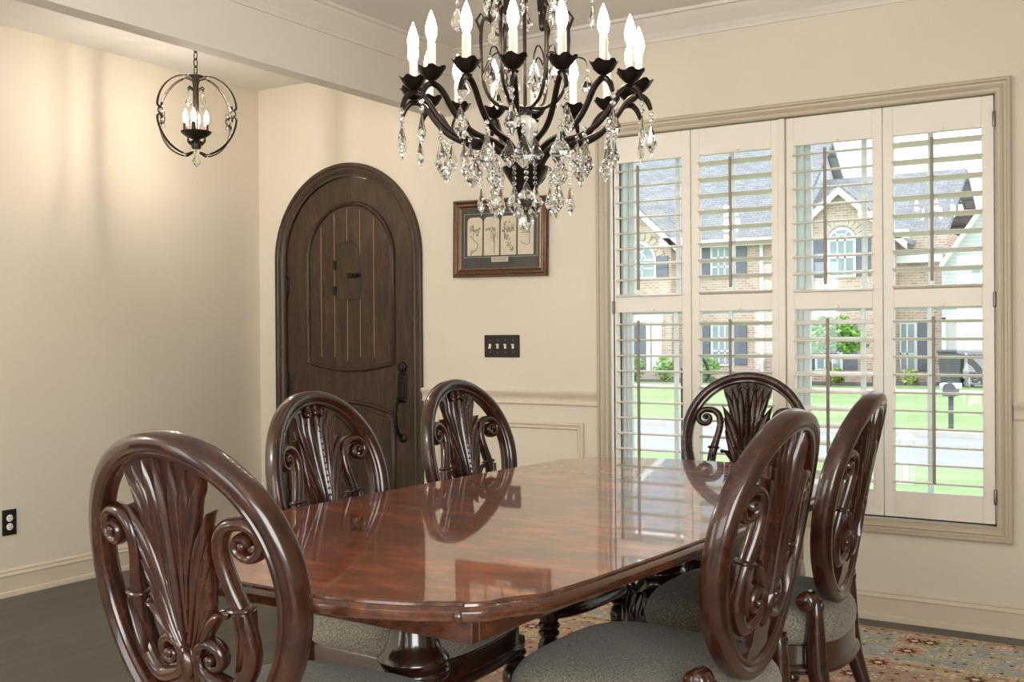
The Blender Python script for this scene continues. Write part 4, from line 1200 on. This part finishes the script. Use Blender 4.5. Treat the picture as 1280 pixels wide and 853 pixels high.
def gable(cx, half, zb_, zp, depth=.9):
    m = MB(); m.prism([(cx-half, zb_), (cx+half, zb_), (cx, zp-.12)], 0, depth+3, TH_ @ Matrix.Translation((0, HY-depth, 0)) @ Matrix(((1,0,0,0),(0,0,1,0),(0,1,0,0),(0,0,0,1))))
    m.box(cx-half+.15, cx+half-.15, HY-depth, HY+.1, GZ-.3, zb_, TH_)
    o = hpart(m, 'gable_wall', M['brick'])
    r_ = MB(); t = MB(); n = math.hypot(half, zp-zb_)
    for s_ in (-1, 1):
        ex, ez = cx+s_*(half+.35), zb_-.35*(zp-zb_)/half
        for mb, y0, y1, th, dz in ((r_, HY-depth-.30, HY+4, .14, .0), (t, HY-depth-.34, HY-depth-.28, .24, -.10)):
            v = [(cx, y0, zp+dz), (ex, y0, ez+dz), (ex, y1, ez+dz), (cx, y1, zp+dz)]
            v += [(a, b, c_-th) for a, b, c_ in v]
            mb.add(v, [(0,1,2,3),(7,6,5,4),(0,4,5,1),(1,5,6,2),(2,6,7,3),(3,7,4,0)], TH_)
        t.box(min(ex, cx+s_*(half-.45)), max(ex, cx+s_*(half-.45)), HY-depth-.34, HY-depth+.05, zb_-.30, zb_-.02, TH_)
    hpart(r_, 'gable_roof', M['shingle'], o); hpart(t, 'rake_board', M['houstrim'], o)
    return o
g1 = gable(-17.0, 1.75, 4.55, 6.15); g2 = gable(-9.5, 1.75, 4.40, 5.95)
ev = MB(); ev.box(-24.3, -11.3, HY-.40, HY-.28, 4.20, 4.45, TH_); ev.box(-11.3, -6.52, HY-.40, HY-.28, 3.38, 3.62, TH_); hpart(ev, 'gutter', M['houstrim'])
ds = MB(); ds.box(-12.48, -12.36, HY-.12, HY, GZ, 4.25, TH_); hpart(ds, 'downspout', M['houstrim'])
def hwin(cx, z0, z1, w_, y, arched=False, shut=True, mats=2, sh=.42, vm=2):
    o = MB(); t = .09
    o.box(cx-w_/2-t, cx+w_/2+t, y-.06, y+.02, z0-t, z1+(0 if arched else t), TH_)
    ar = w_/2*.95 if arched else 0
    if arched:
        pts = [(cx+(w_/2+t)*cos(PI*k/14), z1+(ar+t)*sin(PI*k/14)) for k in range(15)]
        o.prism(pts, -.06, .02, TH_ @ Matrix.Translation((0,y,0)) @ XY)
    wo = hpart(o, 'window_surround', M['houstrim'])
    g = MB(); g.box(cx-w_/2, cx+w_/2, y-.08, y-.05, z0, z1, TH_)
    if arched:
        pts = [(cx+(w_/2)*cos(PI*k/14), z1+ar*sin(PI*k/14)) for k in range(15)]
        g.prism(pts, -.08, -.05, TH_ @ Matrix.Translation((0,y,0)) @ XY)
    hpart(g, 'window_glass', M['hglass'], wo)
    b = MB()
    for k in range(1, vm+1):
        x = lerp(cx-w_/2, cx+w_/2, k/(vm+1)); b.box(x-.025, x+.025, y-.10, y-.07, z0, z1+ar*.55*(1 if arched else 0), TH_)
    for k in (1, 2):
        z = lerp(z0, z1, k/3 if not arched else k/2); b.box(cx-w_/2, cx+w_/2, y-.10, y-.07, z-.03, z+.03, TH_)
    if arched:
        pts = [(cx+w_*.27*cos(PI*k/12), y-.085, z1+ar*.54*sin(PI*k/12)) for k in range(13)]; b.tube(pts, .03, 6, M=TH_)
        for a in (PI*.3, PI*.7): b.tube([(cx+w_*.27*cos(a), y-.085, z1+ar*.54*sin(a)), (cx+w_*.5*cos(a), y-.085, z1+ar*sin(a))], .025, 6, M=TH_)
    hpart(b, 'window_grille', M['houstrim'], wo)
    if arched:
        k_ = MB()
        for i in range(13):
            a = PI*i/12; R1, R2 = w_/2+t+.02, w_/2+t+.30
            k_.box(-.07, .07, -.05, .0, R1, R2, TH_ @ Matrix.Translation((cx, y, z1)) @ Matrix.Rotation(a-PI/2, 4, 'Y'))
        hpart(k_, 'arch_brick', M['brickbuff'], wo)
    if shut:
        for s_ in (-1, 1):
            q = MB(); xa = cx+s_*(w_/2+t+.03); q.box(min(xa, xa+s_*sh), max(xa, xa+s_*sh), y-.07, y, z0-.05, z1+(ar*.2 if arched else .05), TH_)
            for z in (lerp(z0, z1, .5),): q.box(min(xa, xa+s_*sh), max(xa, xa+s_*sh), y-.085, y, z-.04, z+.04, TH_)
            hpart(q, 'house_shutter', M['houseshut'])
YG = HY-.9
hwin(-16.7, 3.22, 3.80, 1.30, YG, True); hwin(-9.47, 3.05, 4.15, .72, YG, True)
hwin(-13.86, 3.2, 4.15, .68, HY); hwin(-13.86, .15, 1.45, .68, HY)
hwin(-9.9, .05, 1.45, .72, YG, False)
hwin(-7.75, .02, 1.45, .62, HY, False, True)
dr = MB(); dr.box(-17.35, -16.35, YG-.10, YG+.02, GZ+.3, 1.55, TH_); do = hpart(dr, 'entry_door', M['houseshut'])
dr = MB(); 
for x in (-17.75, -15.95): dr.box(x-.18, x+.18, YG-.08, YG+.02, GZ+.3, 1.6, TH_)
dr.box(-18.0, -15.7, YG-.12, YG+.02, 1.6, 1.95, TH_)
for x in (-17.45, -16.25): dr.box(x-.07, x+.07, YG-.14, YG+.02, GZ+.3, 1.6, TH_)
hpart(dr, 'door_surround', M['houstrim'])
dr = MB(); dr.box(-18.4, -15.3, YG-.6, YG, GZ-.1, GZ+.28, TH_); hpart(dr, 'stoop', M['brickbuff'])

h2 = empty('white_sided_house', (-4.5, HY-1, GZ), 0, 'white sided house wing with garage door beside the brick house', 'house')
T2 = Matrix.Translation((4.5, -(HY-1), -GZ)); 
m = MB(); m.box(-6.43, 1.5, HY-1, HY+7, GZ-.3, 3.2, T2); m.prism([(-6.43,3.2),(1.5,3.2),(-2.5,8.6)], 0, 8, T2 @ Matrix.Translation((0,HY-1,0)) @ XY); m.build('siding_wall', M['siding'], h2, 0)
m = MB()
for s_, xe in ((-1,-6.44),(1,1.8)):
    v = [(-2.5,HY-1.3,8.95),(xe,HY-1.3,3.25),(xe,HY+7,3.25),(-2.5,HY+7,8.95)]; v += [(a,b,c_-.2) for a,b,c_ in v]
    m.add(v, [(0,1,2,3),(7,6,5,4),(0,4,5,1),(1,5,6,2),(2,6,7,3),(3,7,4,0)], T2)
m.build('roof', M['houstrim'], h2, 0)
m = MB(); m.box(-6.3, -3.4, HY-1.06, HY-.98, GZ, 1.5, T2)
for k in range(1, 4): m.box(-6.3, -3.4, HY-1.075, HY-1.05, GZ+.48*k-.015, GZ+.48*k+.015, T2)
m.build('garage_door', M['garage'], h2, 0)
m = MB(); m.box(-6.42, -6.3, HY-1.1, HY-.98, GZ, 1.62, T2); m.box(-6.42, -3.28, HY-1.1, HY-.98, 1.5, 1.62, T2); m.build('garage_trim', M['houstrim'], h2, 0)
m = MB(); m.box(-5.55, -5.35, HY-1.05, HY-.98, 2.45, 3.25, T2); m.build('gable_vent', M['hglass'], h2, 0)

# trash bins
def bin_(x, y, lab):
    r = empty('trash_bin', (x, y, GZ+.03), 0, lab, 'trash bin', 'trash bins beside the garage')
    m = MB(); m.add([(-.25,-.25,.08),(.25,-.25,.08),(.25,.25,.08),(-.25,.25,.08),(-.32,-.34,1.0),(.32,-.34,1.0),(.32,.34,1.0),(-.32,.34,1.0)], [(3,2,1,0),(4,5,6,7),(0,1,5,4),(1,2,6,5),(2,3,7,6),(3,0,4,7)]); m.build('bin_body', M['bin'], r, 0)
    m = MB(); m.bbox(-.36,.36,-.40,.40,1.0,1.08,.03); m.build('bin_lid', M['bin'], r, 30)
    m = MB()
    for s_ in (-1,1): m.lathe([(.12,-.04),(.12,.04)], 16, Matrix.Translation((s_*.27,.27,.12)) @ Matrix.Rotation(PI/2,4,'Y'))
    m.build('bin_wheel', M['black'], r, 30)
bin_(-5.95, HY-2.2, 'dark wheeled trash bin in front of the white garage, touching the brick side')
bin_(-5.15, HY-2.2, 'dark wheeled trash bin in front of the white garage, away from the brick side')
# mailbox
mbx = empty('mailbox', (-3.32, 18.8, GZ+.02), 0, 'dark mailbox on a post at the far curb', 'mailbox'); mbx.scale = (.74,.74,.74)
m = MB(); m.bbox(-.05,.05,-.05,.05,0,1.1,.01); m.build('mailbox_post', M['bin'], mbx, 30)
m = MB(); m.prism([(-.13,0),(.13,0),(.13,.16)]+[(.13*cos(PI*k/10), .16+.13*sin(PI*k/10)) for k in range(1,10)]+[(-.13,.16)], -.25, .25, Matrix.Translation((0,0,.78)) @ XY); m.build('mailbox_body', M['bin'], mbx, 30)
m = MB(); m.box(-.20,.20,-.2,.2,.95,1.06); m.build('newspaper_tray', M['vinyl'], mbx, 0)

# plants
def leafball(mb, c, rx, ry, rz, n, s):
    for k in range(n):
        while True:
            p = Vector((random.uniform(-1,1), random.uniform(-1,1), random.uniform(-1,1)))
            if .2 < p.length < 1: break
        q = Vector((c[0]+p.x*rx, c[1]+p.y*ry, c[2]+p.z*rz))
        R_ = Matrix.Translation(q) @ Matrix.Rotation(random.uniform(0,6.3),4,'Z') @ Matrix.Rotation(random.uniform(-1,1),4,'X') @ Matrix.Rotation(random.uniform(-1,1),4,'Y')
        mb.add([(-s,0,0),(0,-s*.45,.1*s),(s,0,0),(0,s*.45,.1*s)], [(0,1,2,3)], R_)
def tree(x, y, z, h, r, name, lab, cat, mat, n=900, s=.10, grp=None):
    t = empty(name, (x, y, z), 0, lab, cat, grp)
    m = MB(); m.tube([(0,0,0),(.03,0,h*.4),(0,.02,h*.75)], [.06,.05,.03], 8)
    for k in range(5):
        a = 1.3*k; m.tube([(0.02,0,h*.4),(r*.5*cos(a), r*.5*sin(a), h*.75)], [.03,.012], 6)
    m.build('trunk', M['bark'], t)
    m = MB(); 
    for k in range(9):
        a = k*2.4; q = r*.55*math.sqrt((k+.5)/9)
        leafball(m, (q*cos(a), q*sin(a), h*(.62+.28*((k*7) % 9)/9)), r*.5, r*.5, r*.36, n//9, s)
    m.build('foliage', mat, t, 0, fix=False)
tree(-9.25, 32.8, GZ, 2.05, 1.15, 'ornamental_tree', 'bright green ornamental tree on the lawn before the brick house', 'tree', M['leaf'], 1500, .13)
def shrub(x, y, r, h, mat, name, lab, cat, grp, n=260, s=.09):
    t = empty(name, (x, y, GZ+.02), 0, lab, cat, grp)
    m = MB(); leafball(m, (0,0,h*.5), r, r, h*.5, n, s); m.build('foliage', mat, t, 0, fix=False)
    m = MB()
    for k in range(4): m.tube([(0,0,0),(r*.5*cos(k*1.6), r*.5*sin(k*1.6), h*.6)], [.02,.008], 5)
    m.build('stem', M['bark'], t)
g = MB(); g.box(-24, -8.0, 33.3, HY-.2, GZ, GZ+.06); g.box(-8.0, -6.5, 34.2, HY-.1, GZ, GZ+.06); struct(g, 'ground_bed', M['mulch'])
hl = [(-16.15, 33.6, 'leafy green hosta clump beside the front stoop'), (-15.1, 33.9, 'leafy green hosta clump in the bed between stoop and house window'), (-13.6, 33.9, 'tall leafy plant under the paired house windows')]
for x, y, l in hl: shrub(x, y, .42, .85, M['leaf'] , 'garden_shrub', l, 'shrub', 'shrubs along the brick house')
for i, (x, l) in enumerate([(-11.1, 'yellow-green low plant at the far side of the ornamental tree toward the stoop'), (-9.4, 'yellow-green low plant directly under the ornamental tree'), (-8.1, 'yellow-green low plant on the garage side of the ornamental tree'), (-7.2, 'yellow-green low plant beside the brick house wall window near the garage')]):
    shrub(x, 34.22 if i < 3 else 34.3, .24, .5, M['hosta'], 'low_hosta', l, 'shrub', 'yellow-green plants in the mulch bed')
# porch side objects near the window
sh = empty('shepherd_hook', (-2.46, 5.75, GZ), 0, 'thin black garden hook standing just outside the window', 'garden hook')
m = MB(); m.tube(catmull([(0,0,0),(0,0,1.3),(.01,0,1.45),(.06,0,1.53),(.13,0,1.50),(.16,0,1.42),(.14,0,1.38)], 4), .009, 8); m.build('hook_rod', M['black'], sh)
m = MB(); m.tube([(-.08,0,0),(-.08,0,.12),(.08,0,.12),(.08,0,0)], .006, 6); m.build('ground_fork', M['black'], sh)
ln = empty('garden_lantern', (-2.62, 12.2, GZ), 0, 'white metal lantern standing on the near lawn this side of the street', 'lantern'); ln.scale = (.66,.66,.78)
m = MB()
for sx in (-1,1):
    for sy in (-1,1): m.bbox(sx*.11-.012, sx*.11+.012, sy*.11-.012, sy*.11+.012, 0, .62, .003)
m.bbox(-.13,.13,-.13,.13,.0,.03,.004); m.build('lantern_frame', M['whitemetal'], ln, 30)
m = MB(); m.add([(-.16,-.16,.62),(.16,-.16,.62),(.16,.16,.62),(-.16,.16,.62),(-.06,-.06,.70),(.06,-.06,.70),(.06,.06,.70),(-.06,.06,.70)], [(3,2,1,0),(4,5,6,7),(0,1,5,4),(1,2,6,5),(2,3,7,6),(3,0,4,7)]); m.tube([(.04*cos(t),0,.74+.05*sin(t)) for t in [2*PI*i/14 for i in range(14)]], .006, 6, closed=True); m.build('lantern_cap', M['sash'], ln, 0)
m = MB(); m.lathe([(.045,.03),(.045,.26),(.005,.262)], 16); m.build('lantern_candle', M['plastic'], ln)
def flower(x, y, lab):
    t = empty('flowering_plant', (x, y, GZ), 0, lab, 'plant', 'flowering plants under the window')
    m = MB(); 
    for k in range(9):
        a = k*.7; m.tube([(0,0,0),(.05*cos(a),.05*sin(a),.45),(.13*cos(a),.13*sin(a),.78+.05*(k % 4))], [.008,.006,.003], 5)
    m.build('stem', M['leaf2'], t)
    m = MB(); leafball(m, (0,0,.45), .26, .26, .42, 220, .055); m.build('foliage', M['leaf2'], t, 0, fix=False)
    m = MB()
    for k in range(7): m.ball((random.uniform(-.16,.16), random.uniform(-.16,.16), random.uniform(.75,.95)), .022, 7, 5)
    m.build('blossom', M['redfl'], t)
flower(-2.72, 5.5, 'red flowering plant outside the window, near the first shutter panel')
flower(-2.15, 5.6, 'red flowering plant outside the window, behind the far chair')

# unseen area lights added as fill at the back and right walls
def add_fill(name, loc, tgt, sx, sy, p, col=(1,.97,.93)):
    l = bpy.data.lights.new(name, 'AREA'); l.shape = 'RECTANGLE'; l.size = sx; l.size_y = sy; l.energy = p; l.color = col
    o = bpy.data.objects.new(name, l); COL.objects.link(o); o.location = loc
    o.rotation_euler = (Vector(tgt)-Vector(loc)).to_track_quat('-Z', 'Y').to_euler(); return o
add_fill('back_fill', (-1.2, YB+.02, 1.38), (-1.2, 4, 1.3), 1.95, 1.5, 34)
add_fill('side_fill', (XR-.02, -.7, 1.3), (-5, 1.6, 1.1), 1.95, 1.65, 100)
add_fill('hall_back_fill', (-3.98, YB+.02, 1.08), (-4.2, 4, 1.2), 1.0, 2.1, 22)
# unseen point light added to brighten the hall's left wall
hl_ = bpy.data.lights.new('hall_fill', 'POINT'); hl_.energy = 72; hl_.color = (1,.92,.80); hl_.shadow_soft_size = .16
ho_ = bpy.data.objects.new('hall_fill', hl_); COL.objects.link(ho_); ho_.location = (-3.75, -.2, 2.25)
# ------------------------------------------------------------------ world, camera
wd = bpy.data.worlds.new('overcast_sky'); sc.world = wd; wd.use_nodes = True; nt = wd.node_tree; nt.nodes.clear()
o = N(nt, 'ShaderNodeOutputWorld'); bg = N(nt, 'ShaderNodeBackground')
tc = N(nt, 'ShaderNodeTexCoord'); mp = N(nt, 'ShaderNodeMapping'); mp.inputs['Scale'].default_value = (1,1,3); nt.links.new(tc.outputs['Generated'], mp.inputs[0])
n1 = N(nt, 'ShaderNodeTexNoise', Scale=2.2, Detail=6.0, Roughness=.55); nt.links.new(mp.outputs[0], n1.inputs[0])
k = ramp(nt, n1.outputs[0], [(.38, (.62,.78,1.0)), (.55, (1.0,1.0,1.0))])
nt.links.new(k, bg.inputs[0]); bg.inputs[1].default_value = 2.15; nt.links.new(bg.outputs[0], o.inputs[0])

cam = bpy.data.cameras.new('camera'); co = bpy.data.objects.new('camera', cam); COL.objects.link(co)
f_, yaw, pitch, roll = 1352.1, -.56009, -.00583, -.00726
cam.sensor_width = 36; cam.lens = f_*36/1280; cam.clip_start = .02; cam.clip_end = 300
fw = Vector((sin(yaw)*cos(pitch), cos(yaw)*cos(pitch), sin(pitch))); rt = Vector((cos(yaw), -sin(yaw), 0)); up = rt.cross(fw)
r2 = rt*cos(roll) + up*sin(roll); u2 = up*cos(roll) - rt*sin(roll)
Mx = Matrix((( r2.x, u2.x, -fw.x, 0), (r2.y, u2.y, -fw.y, 0), (r2.z, u2.z, -fw.z, 1.2), (0,0,0,1)))
co.matrix_world = Mx
sc.camera = co
vs = sc.view_settings; vs.view_transform = 'Standard'; vs.look = 'None'; vs.gamma = 1; vs.use_curve_mapping = False; vs.exposure = 0.33
cy_ = sc.cycles
cy_.max_bounces = 12; cy_.transmission_bounces = 8; cy_.transparent_max_bounces = 12; cy_.glossy_bounces = 5; cy_.diffuse_bounces = 5
cy_.caustics_reflective = False; cy_.caustics_refractive = False; cy_.sample_clamp_indirect = 6
